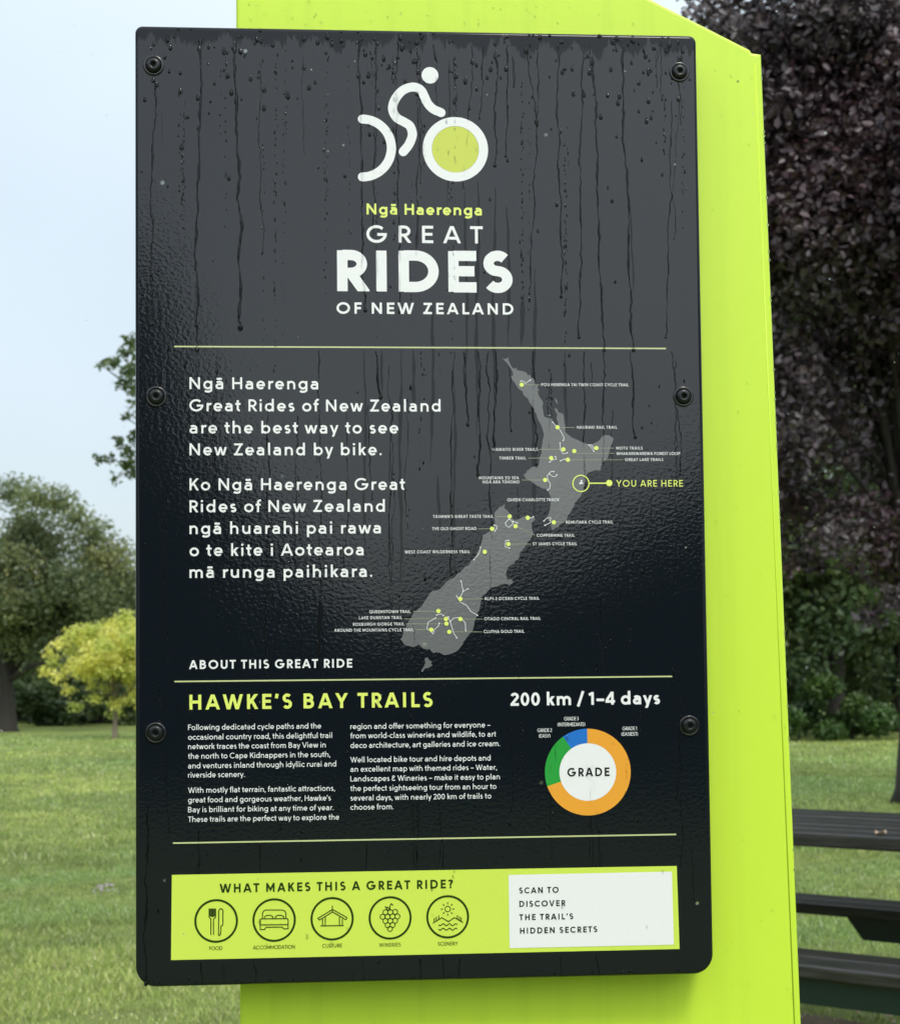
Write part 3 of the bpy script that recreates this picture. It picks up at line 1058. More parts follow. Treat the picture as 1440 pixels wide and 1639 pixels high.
leaders = [((570, 161), (645, 161)), ((735, 358), (805, 358)), ((742, 459), (640, 459)), ((690, 499), (590, 499)), ((914, 453), (985, 453)), ((812, 477), (988, 477)), ((783, 507), (1028, 507)),
           ((658, 600), (560, 600)), ((495, 768), (438, 768)), ((414, 825), (360, 825)), ((718, 794), (758, 794)), ((509, 895), (604, 895)), ((288, 1148), (382, 1148)), ((168, 1205), (60, 1205)),
           ((204, 1240), (20, 1240)), ((206, 1263), (25, 1263)), ((288, 1241), (382, 1241)), ((137, 1290), (70, 1290)), ((237, 1300), (380, 1300)), ((532, 813), (620, 853))]
for a, b in leaders:
    q = Print(2); q.ribbon([loc(*m5(*a)), loc(*m5(*b))], 0.8 * PX); q.build('leader_line', M_thin)
routes = [[z1(440, 300), z1(465, 300), z1(480, 325), z1(530, 290)], [z1(745, 695), z1(790, 745), z1(815, 770), z1(855, 845), z1(845, 870)], [z1(815, 895), z1(818, 960), z1(845, 1000), z1(885, 990)],
          [z1(770, 1025), z1(780, 1050), z1(745, 1055), z1(715, 1078)], [z1(1085, 912), z1(1120, 915), z1(1145, 950)], [z1(1085, 912), z1(1115, 938), z1(1140, 975)], [z1(820, 1065), z1(860, 1050)],
          [z2(755, 330), z2(735, 325), z2(715, 340), z2(712, 350), z2(740, 375), z2(770, 380), z2(785, 360)], [z2(712, 350), z2(692, 370), z2(700, 410), z2(722, 450), z2(718, 490), z2(695, 508)],
          [z2(325, 785), z2(290, 825), z2(300, 850), z2(325, 865), z2(365, 830), z2(345, 795), z2(325, 785)], [z2(365, 808), z2(405, 822)], [z2(185, 845), z2(208, 850), z2(210, 875), z2(190, 900)],
          [z2(660, 803), z2(690, 775), z2(725, 772), z2(722, 820), z2(670, 845)], [z2(320, 990), z2(295, 990), z2(288, 1050), z2(330, 1065)], [z3(765, 440), z3(755, 490), z3(710, 545)],
          [z3(605, 720), z3(622, 805), z3(660, 785)], [z3(622, 805), z3(600, 850)], [z3(570, 845), z3(600, 895), z3(650, 920), z3(685, 970), z3(740, 1003)], [z3(395, 1025), z3(335, 1060), z3(325, 1110), z3(375, 1155), z3(385, 1120), z3(420, 1090), z3(425, 1068)],
          [z3(600, 1020), z3(545, 1025), z3(515, 1055), z3(530, 1100), z3(545, 1150), z3(570, 1188)], [z3(600, 1020), z3(640, 1065), z3(643, 1128)], [z3(405, 1000), z3(440, 990), z3(460, 1005)], [z3(500, 1015), z3(515, 1055)],
          [z2(300 + 205, 770), z2(545, 775), z2(560, 762)]]
for r in routes:
    q = Print(3)
    q.ribbon(r, 0.85 * PX)
    q.disc(r[0], 1.1 * PX, 8); q.disc(r[-1], 1.1 * PX, 8)
    q.build('trail_route', M_white)
q = Print(3)
for dx, dy in ((0, 0), (3, -8), (6, 3), (-4, 4)):
    q.disc(loc(*m5(833 + dx, 612 + dy)), 1.6 * PX, 6)
q.build('trail_cluster', M_white)
lab = [('POU HERENGA TAI TWIN COAST CYCLE TRAIL', 651, 1053, 161), ('HAURAKI RAIL TRAIL', 815, 1000, 357), ('WAIKATO RIVER TRAILS', 422, 635, 459), ('TIMBER TRAIL', 457, 580, 499), ('MOTU TRAILS', 996, 1117, 453),
       ('WHAKAREWAREWA FOREST LOOP', 996, 1290, 478), ('GREAT LAKE TRAILS', 1036, 1212, 506), ('MOUNTAINS TO SEA', 364, 548, 590), ('NGĀ ARA TŪHONO', 381, 550, 609), ('QUEEN CHARLOTTE TRACK', 494, 733, 691),
       ('TASMAN’S GREAT TASTE TRAIL', 152, 430, 768), ('REMUTAKA CYCLE TRAIL', 764, 981, 794), ('THE OLD GHOST ROAD', 148, 352, 824), ('COPPERMINE TRAIL', 630, 804, 855), ('ST JAMES CYCLE TRAIL', 611, 815, 894),
       ('WEST COAST WILDERNESS TRAIL', 22, 322, 931), ('ALPS 2 OCEAN CYCLE TRAIL', 389, 641, 1146), ('OTAGO CENTRAL RAIL TRAIL', 388, 648, 1239), ('CLUTHA GOLD TRAIL', 386, 572, 1298)]
for s, a, b, y in lab:
    x0, yy = m5(a, y); x1, _ = m5(b, y)
    q = Print(2); text(q, s, (x0, yy + 2.3), (x1, yy + 2.3), 4.7, .15); q.build('map_caption', M_white)
for s, a, b, y in (('QUEENSTOWN TRAIL', 591, 657, 979), ('LAKE DUNSTAN TRAIL', 574.5, 643.5, 988.7), ('ROXBURGH GORGE TRAIL', 565, 647, 999), ('AROUND THE MOUNTAINS CYCLE TRAIL', 535, 662, 1008.5)):
    q = Print(2); text(q, s, (a, y + 2.3), (b, y + 2.3), 4.7, .15); q.build('map_caption', M_white)

# lime band with icons
q = Print(); quad(q, [(275.3, 1400.3), (1082.5, 1386), (1086.9, 1518.9), (274, 1536.7)]); q.build('lime_band', M_limep)
q = Print(3); quad(q, [(813.5, 1400.4), (1074.6, 1395), (1077.8, 1511.9), (815.3, 1517.5)]); q.build('white_label', M_white)
q = Print(5)
text(q, 'SCAN TO', (830.5, 1429.8), (893.7, 1428.8), 9.3, .19, .16); text(q, 'DISCOVER', (830.8, 1451.2), (904.5, 1450), 9.3, .19, .16)
text(q, "THE TRAIL'S", (830.8, 1472.6), (917, 1471.2), 9.3, .19, .16); text(q, 'HIDDEN SECRETS', (831.9, 1494), (955.4, 1492), 9.3, .19, .16)
q.build('label_lettering', M_ink)
q = Print(3); text(q, 'WHAT MAKES THIS A GREAT RIDE?', (351.7, 1428.2), (724.3, 1422.2), 13.8, .2, .16); q.build('band_lettering', M_dkgreen)
for s, cx, cy, wp in (('FOOD', 345.8, 1517.6, 21), ('ACCOMMODATION', 438.5, 1515.9, 67), ('CULTURE', 531.6, 1513.5, 31.5), ('WINERIES', 624, 1512.1, 34.7), ('SCENERY', 716.7, 1510.3, 32)):
    q = Print(3); ctext(q, s, cx, cy, wp, 5.7, .13); q.build('icon_caption', M_dkgreen)
LW = 1.3 * PX
def icon(c, lines, discs=()):
    q = Print(3)
    cc = loc(*c)
    q.ring(cc, 30.6 * PX, 33.9 * PX)
    for pts, closed in lines:
        q.ribbon([loc(*p) for p in pts], LW * 1.15, closed)
    for p, r in discs:
        q.ring(loc(*p), (r - .65) * PX, (r + .65) * PX, n=20)
    return q.build('icon', M_dkgreen)
def i4(x, y): return (300 + x / 7.2, 1420 + y / 7.2)
def i5(x, y): return (490 + x / 5.1429, 1420 + y / 5.1429)
fork = [([i4(252, 245), i4(252, 345), i4(272, 368), i4(272, 550)], False), ([i4(326, 245), i4(326, 345), i4(302, 368), i4(302, 550)], False), ([i4(277, 245), i4(277, 335), i4(301, 335), i4(301, 245)], False),
        ([i4(289, 245), i4(289, 335)], False), ([i4(264, 245), i4(264, 335)], False), ([i4(314, 245), i4(314, 335)], False)]
knife = [i4(362, 275), i4(372, 252), i4(390, 247), i4(406, 255), i4(413, 280), i4(408, 300), i4(413, 320), i4(408, 340), i4(413, 360), i4(408, 380), i4(413, 400), i4(405, 440), i4(388, 448), i4(384, 540), i4(370, 558), i4(360, 545)]
icon((346.2, 1473.9), fork + [(knife, True)])
bed = [([i4(866, 360), i4(866, 300), i4(880, 272), i4(905, 262), i4(1095, 262), i4(1125, 275), i4(1135, 300), i4(1135, 358)], False),
       ([i4(888, 358), i4(895, 335), i4(920, 322), i4(955, 322), i4(980, 335), i4(988, 358)], False), ([i4(1012, 358), i4(1018, 335), i4(1045, 322), i4(1080, 322), i4(1108, 335), i4(1113, 358)], False),
       ([i4(840, 375), i4(852, 364), i4(1150, 361), i4(1161, 372), i4(1161, 478), i4(1112, 480), i4(1092, 458), i4(908, 461), i4(890, 486), i4(840, 487)], True), ([i4(840, 434), i4(1161, 430)], False)]
icon((438.9, 1472.5), bed)
house = [([i5(97, 255), i5(217, 183), i5(337, 250)], False), ([i5(108, 270), i5(217, 203), i5(328, 268)], False), ([i5(97, 255), i5(108, 270)], False), ([i5(337, 250), i5(328, 268)], False), ([i5(216, 152), i5(216, 205)], False),
         ([i5(118, 318), i5(310, 315)], False), ([i5(135, 258), i5(135, 316)], False), ([i5(158, 245), i5(158, 316)], False), ([i5(274, 245), i5(274, 315)], False), ([i5(298, 258), i5(298, 315)], False)]
icon((531.6, 1470.4), house)
gr = [(i5(x, y), 3.9) for x, y in ((652, 205), (692, 205), (732, 202), (629, 242), (670, 242), (711, 240), (751, 240), (652, 277), (692, 277), (732, 275), (671, 312), (711, 310), (690, 342))]
icon((624.3, 1469), [([i5(690, 185), i5(688, 155), i5(700, 135), i5(716, 150)], False), ([i5(652, 163), i5(678, 168), i5(688, 188), i5(668, 186), i5(652, 163)], True)], gr)
sun = [([i5(1164 + 38 * math.cos(a), 179 + 38 * math.sin(a)), i5(1164 + 56 * math.cos(a), 179 + 56 * math.sin(a))], False) for a in [k * math.pi / 4 for k in range(8)]]
wav = lambda y: [i5(1088 + 155 * t / 24, y + 8 * math.sin(t / 24 * 6 * math.pi)) for t in range(25)]
tre = [([i5(x, y), i5(x, y - 30)], False) for x, y in ((1053, 283), (1070, 272), (1090, 262), (1243, 260), (1260, 268), (1275, 278))]
icon((716.3, 1467.3), sun + tre + [([i5(1042, 295), i5(1115, 250), i5(1170, 282), i5(1220, 250), i5(1290, 290)], False), (wav(308), False), (wav(345), False)], [(i5(1164, 179), 4.3)])

# ------------------------------------------------------------------ screws
for k, (px, py) in enumerate([(246, 105), (1086.5, 115.5), (250.5, 635), (1093, 635), (249.5, 1173), (1102.5, 1161.5)]):
    x, z = loc(px, py)
    b = MB()
    b.lathe([(0.0001, -0.0010), (0.0007, -0.0012), (0.0007, -0.0030), (0.0008, -0.0012), (0.0021, -0.0012), (0.0021, -0.0034), (0.0026, -0.0040), (0.0050, -0.0036), (0.0063, -0.0026), (0.0068, -0.0010), (0.0068, 0.0)], x, z, 32)
    o = b.build('screw', M_screw, sign, True)
    c = MB()
    c.lathe([(0.0066, -0.0006), (0.0072, -0.0013), (0.0086, -0.0013), (0.0091, -0.0008), (0.0091, 0.0)], x, z, 40)
    c.build('washer', M_washer, o, True)

# ------------------------------------------------------------------ rain on the sign
def rain():
    vs = []; fs = []
    us = []; uf = []
    def cap(x, z, rx, rz, h, n=10, tail=1.0, y0=0.0):
        b = len(vs); ub = len(us)
        yu = -0.00003 - 0.000006 * (ub % 7)
        for k in range(n):
            t = 2 * math.pi * k / n
            sx, sz = math.cos(t), math.sin(t)
            if sz > 0: sx *= (1 - 0.35 * sz * tail); sz *= (1 + .5 * tail)
            us.append((x + rx * sx * .98, yu, z + rz * sz * .98))
        uf.append(tuple(range(ub, ub + n)))
        rr = [(1.0, 0.06), (0.93, -.38), (0.75, -.72), (0.45, -.93)]
        for q_, yy in rr:
            for k in range(n):
                t = 2 * math.pi * k / n
                sx, sz = math.cos(t), math.sin(t)
                if sz > 0: sx *= (1 - 0.35 * sz * tail); sz *= (1 + .5 * tail)
                vs.append((x + rx * sx * q_, y0 + h * yy, z + rz * sz * q_))
        vs.append((x, y0 - h, z))
        for i in range(3):
            for k in range(n):
                fs.append((b + i * n + k, b + (i + 1) * n + k, b + (i + 1) * n + (k + 1) % n, b + i * n + (k + 1) % n))
        for k in range(n): fs.append((b + 3 * n + k, b + 4 * n, b + 3 * n + (k + 1) % n))
    def riv(x, z0, z1, wd, seed, drift=0.0, blob=True):
        r = random.Random(seed)
        n = max(4, int((z0 - z1) / 0.0016))
        ph = [r.uniform(0, 6) for _ in range(6)]
        b = len(vs); m = 5; ub = len(us); yu = -0.000025 - 0.000004 * (seed % 9)
        jx = 0
        for i in range(n + 1):
            t = i / n; z = z0 + (z1 - z0) * t
            jx += r.gauss(0, 0.00030); jx *= 0.93
            xx = x + drift * t + 0.0007 * math.sin(z * 34 + ph[0]) + 0.0005 * math.sin(z * 110 + ph[1]) + 0.0002 * math.sin(z * 520 + ph[4]) + jx
            ww = wd * (0.70 + 0.45 * math.sin(z * 170 + ph[2]) * math.sin(z * 61 + ph[3]) + r.uniform(0, .4)) * (0.45 if i in (0,) else 1)
            for k in range(m):
                a = math.pi * k / (m - 1)
                vs.append((xx - ww * math.cos(a), 0.00005 - ww * 0.62 * math.sin(a), z))
            us.append((xx - ww * .97, yu, z)); us.append((xx + ww * .97, yu, z))
            if i:
                u0 = ub + 2 * (i - 1); uf.append((u0, u0 + 1, u0 + 3, u0 + 2))
                for k in range(m - 1):
                    p = b + (i - 1) * m + k
                    fs.append((p, p + 1, p + m + 1, p + m))
        if blob: cap(xx, z1, wd * 2.1, wd * 2.6, wd * 1.5)
    r = random.Random(5)
    def X(px, py): return loc(px, py)
    # long rivulets traced from the picture: x at top, y start, x at bottom, y end, half width in px
    for i, (xa, ya, xb, yb, wp) in enumerate([(249, 126, 239, 520, 1.5), (322, 66, 312, 560, 1.9), (375, 66, 388, 525, 2.3), (574, 64, 584, 497, 1.5), (635, 64, 640, 500, 1.2), (695, 70, 700, 100, 1.4),
            (757, 70, 742, 300, 1.1), (775, 75, 770, 190, 1.1), (792, 80, 795, 265, 1.4), (811, 72, 810, 250, 1.2), (845, 80, 858, 200, 1.2), (862, 70, 850, 470, 1.4), (893, 70, 898, 475, 1.5), (930, 75, 928, 540, 1.7),
            (948, 90, 966, 560, 1.8), (994, 60, 1012, 560, 1.9), (1057, 60, 1060, 160, 1.3), (1075, 160, 1066, 540, 1.2),
            (725, 562, 720, 920, 1.3), (742, 562, 745, 680, 1.4), (765, 562, 768, 760, 1.6), (781, 562, 785, 1000, 1.4), (793, 562, 790, 720, 1.8), (816, 585, 815, 690, 1.1), (853, 562, 856, 745, 1.6), (934, 562, 936, 780, 1.6),
            (964, 562, 966, 740, 1.8), (1010, 562, 1015, 700, 1.4), (1075, 562, 1090, 760, 1.1), (960, 900, 965, 1080, 1.0), (600, 562, 608, 636, 1.6), (430, 640, 428, 1080, 1.1), (510, 560, 515, 1070, 1.0),
            (237, 1290, 232, 1575, 1.5), (316, 1330, 318, 1395, 1.6), (415, 1350, 418, 1395, 1.1), (320, 1540, 322, 1574, 1.6), (408, 1538, 412, 1572, 1.1), (585, 1345, 583, 1392, 1.2), (668, 1345, 667, 1390, 1.1), (710, 1340, 712, 1388, 1.0),
            (580, 1535, 582, 1570, 1.2), (672, 1532, 674, 1568, 1.3), (708, 1532, 712, 1566, 1.3), (740, 1532, 738, 1565, 1.0), (898, 1528, 899, 1562, 1.0), (955, 1526, 958, 1560, 1.0), (958, 1290, 957, 1385, 1.0), (1106, 1360, 1110, 1440, 0.9)]):
        a = X(xa, ya); b = X(xb, yb)
        riv(a[0], a[1], b[1], wp * PX * 0.88 * r.uniform(.75, 1.15), i * 13 + 1, b[0] - a[0], blob=(yb - ya > 60))
    # many thinner runs
    for i in range(60):
        px = r.choice([270, 300, 345, 400, 435, 470, 505, 545, 600, 625, 655, 668, 705, 735, 823, 880, 912, 940, 985, 1035, 1050, 1082]) + r.gauss(0, 5)
        ya = r.choice([66, 70, 75, 562, 575, 640, 760, 960, 1110, 1180]) + r.uniform(0, 25); yb = ya + r.choice([40, 80, 140, 260, 330]) * r.uniform(.7, 1.2)
        a = X(px, ya); b = X(px + r.gauss(0, 3), min(yb, 1385))
        riv(a[0], a[1], b[1], PX * r.uniform(.45, .8), 900 + i * 7, b[0] - a[0], blob=r.random() < .7)
    # beaded columns left behind by drops
    for i in range(36):
        px = r.choice([283, 293, 357, 418, 440, 457, 515, 525, 556, 605, 628, 655, 680, 725, 835, 848, 905, 1023, 1049, 1063, 1093]) + r.gauss(0, 3)
        y = r.uniform(60, 300); ye = y + r.uniform(80, 380)
        sz = r.uniform(.55, 1.35)
        while y < ye:
            x_, z_ = X(px + r.gauss(0, 1.2), y)
            s = sz * PX * r.uniform(.6, 1.5)
            cap(x_, z_, s, s * r.uniform(1.0, 2.6), s * .5, 8, r.uniform(.2, 1))
            y += r.expovariate(1 / 10.0) + 4
    for i in range(70):
        px = r.uniform(235, 1100); y = r.uniform(560, 1340); ye = y + r.uniform(10, 90)
        while y < ye:
            x_, z_ = X(px + r.gauss(0, 1.0), y)
            s = PX * r.uniform(.5, 1.6)
            cap(x_, z_, s, s * r.uniform(1.0, 2.8), s * .5, 8, r.uniform(.2, 1))
            y += r.expovariate(1 / 9.0) + 4
    # fat single drops, thick along the top edge
    for i in range(210):
        py = 58 + r.expovariate(1 / 55.0); px = r.uniform(225, 1104)
        if py > 520: continue
        s = PX * r.uniform(1.4, 3.6); x_, z_ = X(px, py)
        cap(x_, z_, s, s * r.uniform(1.1, 1.7), s * .5, 12)
    for i in range(90):
        py = r.uniform(60, 1570); px = r.uniform(225, 1104)
        s = PX * r.uniform(1.0, 2.6); x_, z_ = X(px, py)
        cap(x_, z_, s, s * r.uniform(1.1, 1.9), s * .5, 12)
    for i in range(34):                    # beads hanging along the edges
        px = r.uniform(240, 1130)
        if r.random() < .4: x_, z_ = X(px, 1578 - (px - 217) * .0249 - 3)
        else: x_, z_ = X(px, 46 + (px - 216) * .0167)
        s = PX * r.uniform(1.2, 2.8); cap(x_, z_, s, s * 1.1, s * .8, 10)
    me = bpy.data.meshes.new('rain_drops')
    me.from_pydata(vs, [], fs)
    for p in me.polygons: p.use_smooth = True
    bm = bmesh.new(); bm.from_mesh(me)
    bm.faces.ensure_lookup_table()
    for f in bm.faces:
        f.normal_update()
        if f.normal.y > 0: f.normal_flip()
    bm.to_mesh(me); bm.free()
    o = link('rain_drops', me, M_water, sign)
    o['kind'] = 'stuff'
    me = bpy.data.meshes.new('wetted_lacquer')

    me.from_pydata(us, [], uf); me.update()
    o = link('wetted_lacquer', me, M_wet, sign)
    o['kind'] = 'stuff'
rain()

def films():
    """thin sheets of water that flatten the lacquer's grain in vertical bands"""
    vs = []; fs = []
    r = random.Random(21)
    for i, (px, ya, yb, wp) in enumerate([(719, 95, 330, 3), (745, 300, 640, 4), (765, 290, 700, 5), (791, 300, 655, 5), (812, 330, 560, 5), (838, 470, 560, 6), (855, 430, 900, 6), (641, 560, 950, 5), (660, 560, 660, 6),
            (583, 560, 900, 4), (701, 760, 860, 4), (610, 560, 640, 4), (693, 480, 745, 5), (727, 600, 1000, 4), (510, 960, 1075, 6), (355, 1540, 1572, 5), (735, 1535, 1566, 4), (905, 560, 690, 4), (1010, 330, 470, 3), (668, 320, 400, 3)]):
        a = loc(px, ya); b = loc(px + r.uniform(-3, 3), yb)
        n = int((a[1] - b[1]) / .003) + 3; ph = [r.uniform(0, 6) for _ in range(4)]; b0 = len(vs); y = -0.000012 - 0.0000007 * i
        for k in range(n + 1):
            t = k / n; z = a[1] + (b[1] - a[1]) * t
            w_ = wp * PX * .5 * min(1, 3 * t + .25, 4 * (1 - t) + .1) * (1 + .25 * math.sin(z * 90 + ph[0]) + .15 * math.sin(z * 310 + ph[1]))
            xx = a[0] + (b[0] - a[0]) * t + .0008 * math.sin(z * 40 + ph[2]) + .0003 * math.sin(z * 170 + ph[3])
            vs += [(xx - w_, y, z), (xx + w_, y, z)]
            if k: q_ = b0 + 2 * (k - 1); fs.append((q_, q_ + 1, q_ + 3, q_ + 2))
    me = bpy.data.meshes.new('water_film'); me.from_pydata(vs, [], fs); me.update()
    o = link('water_film', me, M_film, sign); o['kind'] = 'stuff'
films()

# ------------------------------------------------------------------ lime totem post
def post():
    root = empty('totem_post')
    YD = 0.044
    f = FRAME.copy()
    org = BASE + N * YD
    org = np.array([org[0], org[1], 0.0])
    f.translation = Vector(org)
    root.matrix_world = f
    tag(root, 'tall lime green painted steel post with slanted top, behind the black sign', 'post')
    zb = BASE[2]
    def L(px, py):
        x, z = loc(px, py, YD); return (x, z + zb)
    tl = L(378.5, 200); rt = L(1203, 84); rt2 = L(1218, 86); rb = L(1282, 1639); dg = L(1045, 0); c1 = L(1200, 79)
    slope = (rb[0] - rt2[0]) / (rb[1] - rt2[1])
    xr0 = rb[0] + slope * (0.0 - rb[1])
    dsl = (dg[1] - c1[1]) / (dg[0] - c1[0])
    xt = tl[0] + 0.19
    zt = dg[1] + dsl * (xt - dg[0])
    out_ = [(tl[0], 0.0), (xr0, 0.0), rt2, rt, c1, (xt, zt), (tl[0], zt)]
    D = 0.13
    def prism(pts, y0, y1, name, bev):
        bm = bmesh.new()
        a = [bm.verts.new((x, y0, z)) for x, z in pts]; b = [bm.verts.new((x, y1, z)) for x, z in pts]
        bm.faces.new(a); bm.faces.new(b[::-1])
        n = len(pts)
        for i in range(n): bm.faces.new((a[i], b[i], b[(i + 1) % n], a[(i + 1) % n]))
        bmesh.ops.recalc_face_normals(bm, faces=bm.faces)
        ed = [e for e in bm.edges if abs(e.verts[0].co.y - y0) < 1e-6 and abs(e.verts[1].co.y - y0) < 1e-6]
        bmesh.ops.bevel(bm, geom=ed, offset=bev, segments=4, affect='EDGES', profile=0.5)
        me = bpy.data.meshes.new(name); bm.to_mesh(me); bm.free()
        return link(name, me, M_post, root)
    prism(out_, 0, D, 'body', 0.0032)
    # rolled seam standing a touch proud beside the right edge
    b = MB()
    b.tube([(rt2[0] - .0065, 0.0002, rt2[1] - .01), (rb[0] - .0065, 0.0002, rb[1])], [0.0007, 0.0007], 8)
    b.build('seam', M_post, root, True)
    # base plate
    g = MB(); g.box(tl[0] - .05, xr0 + .05, -.06, D + .06, 0.0, 0.012, .002); g.build('base_plate', M_post, root)
    # stand-off brackets between post and sign
    for zz in (zb + .12, zb + HGT - .12):
        s = MB(); s.box(tl[0] + .03, tl[0] + .33, -0.0142, -0.0002, zz - .02, zz + .02); s.build('mounting_bracket', M_screw, root)
    # rain on the post
    vs = []; fs = []
    r = random.Random(9)
    for i in range(150):
        if r.random() < .75:
            py = r.uniform(95, 1630); ex = 1218 + (py - 86) * .0412
            x, z = L(r.uniform(1125 + (py - 86) * .02, ex - 6) if r.random() < .55 else ex - 1.2, py)
        else: x, z = L(r.uniform(385, 1030), r.uniform(3, 40))
        s = PX * r.uniform(.7, 1.9); b0 = len(vs); n = 10
        for q_, yy in ((1, .02), (.85, -.45), (.5, -.8)):
            for k in range(n):
                t = 2 * math.pi * k / n; vs.append((x + s * q_ * math.cos(t), s * yy, z + s * 1.3 * q_ * math.sin(t)))
        vs.append((x, -s * .9, z))
        for i2 in range(2):
            for k in range(n): fs.append((b0 + i2 * n + k, b0 + i2 * n + (k + 1) % n, b0 + (i2 + 1) * n + (k + 1) % n, b0 + (i2 + 1) * n + k))
        for k in range(n): fs.append((b0 + 2 * n + k, b0 + 2 * n + (k + 1) % n, b0 + 3 * n))
    me = bpy.data.meshes.new('rain_drops'); me.from_pydata(vs, [], fs)
    for p in me.polygons: p.use_smooth = True
    o = link('rain_drops', me, M_water, root); o['kind'] = 'stuff'
post()

# ------------------------------------------------------------------ foliage
def _leafcol(cols, cent, idx, n):
    cols = np.asarray(cols, float)
    cc = cols[rng.integers(0, len(cols), len(cent))][idx] * 0.6 + cols[rng.integers(0, len(cols), n)] * 0.4
    return cc * (0.75 + 0.5 * rng.random(n))[:, None]

def leaves(cent, n, rad, size, cols, up=0.5, shell=0.5, squash=0.8, aspect=0.55, droop=0.0, out=0.0, fold=False):
    """n leaf diamonds spread over clumps (cent: k x 3, rad: k)"""
    cent = np.asarray(cent, float); rad = np.asarray(rad, float)
    wgt = rad ** 2; wgt /= wgt.sum()
    idx = rng.choice(len(cent), n, p=wgt)
    d = rng.normal(size=(n, 3)); d /= np.linalg.norm(d, axis=1)[:, None]
    rr = (rng.random(n) ** shell)
    p = cent[idx] + d * (rr * rad[idx])[:, None] * np.array([1, 1, squash])
    p[:, 2] -= droop * (np.abs(d[:, 0]) + np.abs(d[:, 1])) * rad[idx] * rr
    nrm = rng.normal(size=(n, 3)) + np.array([0, 0, 1.0]) * up * 2 + d * out
    nrm /= np.linalg.norm(nrm, axis=1)[:, None]
    t = rng.normal(size=(n, 3)); t -= nrm * (t * nrm).sum(1)[:, None]; t /= np.linalg.norm(t, axis=1)[:, None]
    b = np.cross(nrm, t)
    s = size * (0.55 + 0.9 * rng.random(n))[:, None]
    if fold:
        h_ = nrm * s * .10
        v = np.stack([p - t * s * .5, p - t * s * .22 + b * s * aspect * .5 + h_, p + t * s * .2 + b * s * aspect * .4 + h_, p + t * s * .55 - nrm * s * .08,
                      p + t * s * .2 - b * s * aspect * .4 + h_, p - t * s * .22 - b * s * aspect * .5 + h_], 1).reshape(-1, 3)
        i0 = (np.arange(n) * 6)[:, None]
        f = np.concatenate([i0 + np.array([0, 3, 2, 1]), i0 + np.array([0, 5, 4, 3])], 0)
        col = np.repeat(_leafcol(cols, cent, idx, n), 6, axis=0)
        return v, f, col
    v = np.stack([p - t * s * .5, p + b * s * aspect * .5 + nrm * s * .06, p + t * s * .5, p - b * s * aspect * .5 + nrm * s * .06], 1).reshape(-1, 3)
    f = np.arange(n * 4).reshape(n, 4)
    col = np.repeat(_leafcol(cols, cent, idx, n), 4, axis=0)
    return v, f, col

def clumps(c, R, k, r0, r1, flat=0.25, fill=0.45):
    """clump centres over an ellipsoid crown"""
    c = np.array(c, float); R = np.array(R, float)
    d = rng.normal(size=(k, 3)); d /= np.linalg.norm(d, axis=1)[:, None]
    d[:, 2] = np.where(d[:, 2] < -flat, -flat * rng.random(k), d[:, 2])
    rr = fill + (1 - fill) * rng.random(k) ** 0.6
    rr *= 0.88 + 0.2 * rng.random(k)
    return c + d * rr[:, None] * R, r0 + (r1 - r0) * rng.random(k)

def limbs(b, base, top, r, targets, n=7, wob=0.06):
    """tapered trunk with root flare, and limbs towards clump centres"""
    base = np.array(base, float); top = np.array(top, float)
    pts = []; rad = []
    for i in range(9):
        t = i / 8
        p = base + (top - base) * t + np.array([math.sin(t * 5 + base[0]), math.cos(t * 4 + base[1]), 0]) * wob * (top[2] - base[2]) * t * .4
        pts.append(p); rad.append(r * (1.5 if i == 0 else 1.12 if i == 1 else (1 - .62 * t)))
    pts[1] = base + (pts[1] - base) * .35
    b.tube(pts, rad, 12)
    for tg in targets:
        t0 = random.uniform(.45, .95)
        s = base + (top - base) * t0
        L = np.array(tg) - s
        m1 = s + L * .35 + np.array([0, 0, np.linalg.norm(L) * .10]); m2 = s + L * .7 + np.array([0, 0, np.linalg.norm(L) * .08])
        rr = r * (1 - .62 * t0) * .5
        b.tube([s, m1, m2, tg], [rr, rr * .6, rr * .35, rr * .1], 6)

def tree(name, label, base, crown_c, crown_R, k, r0, r1, n, leaf, cols, tr, m=M_leaf, bark=M_bark, group=None, cat='tree', extra=None, nl=14, trunk_top=None, **kw):
    root = empty(name, tuple(base))
    tag(root, label, cat, group)
    base = np.array(base, float)
    cc, rr = clumps(np.array(crown_c) - base, crown_R, k, r0, r1, kw.pop('flat', .35), kw.pop('fill', .4))
    if extra is not None:
        ec, er = extra
        cc = np.vstack([cc, np.array(ec) - base]); rr = np.concatenate([rr, er])
    tt = trunk_top if trunk_top is not None else (np.array(crown_c) - base) + np.array([0, 0, crown_R[2] * .3])
    b = MB()
    idx = rng.choice(len(cc), min(nl, len(cc)), replace=False)
    limbs(b, (0, 0, -0.05), tt, tr, [cc[i] for i in idx])
    b.build('trunk', bark, root, True)
    v, f, c = leaves(cc, n, rr, leaf, cols, **kw)
    link('crown', np_mesh('crown', v, f, c), m, root)
    return root

OAK = [(0.17, 0.21, 0.085), (0.13, 0.17, 0.075), (0.24, 0.25, 0.09), (0.11, 0.15, 0.075)]
DARK = [(0.06, 0.10, 0.04), (0.08, 0.125, 0.05), (0.045, 0.08, 0.035), (0.11, 0.15, 0.05)]
YEL = [(0.66, 0.64, 0.14), (0.55, 0.58, 0.13), (0.78, 0.74, 0.22), (0.44, 0.52, 0.12)]
COP = [(0.040, 0.028, 0.036), (0.060, 0.042, 0.050), (0.022, 0.016, 0.020), (0.058, 0.028, 0.036), (0.085, 0.070, 0.076)]  # palest last tone paints highlights into some of the leaves
HEDG = [(0.06, 0.125, 0.03), (0.10, 0.17, 0.04), (0.045, 0.09, 0.025), (0.05, .08, .03)]

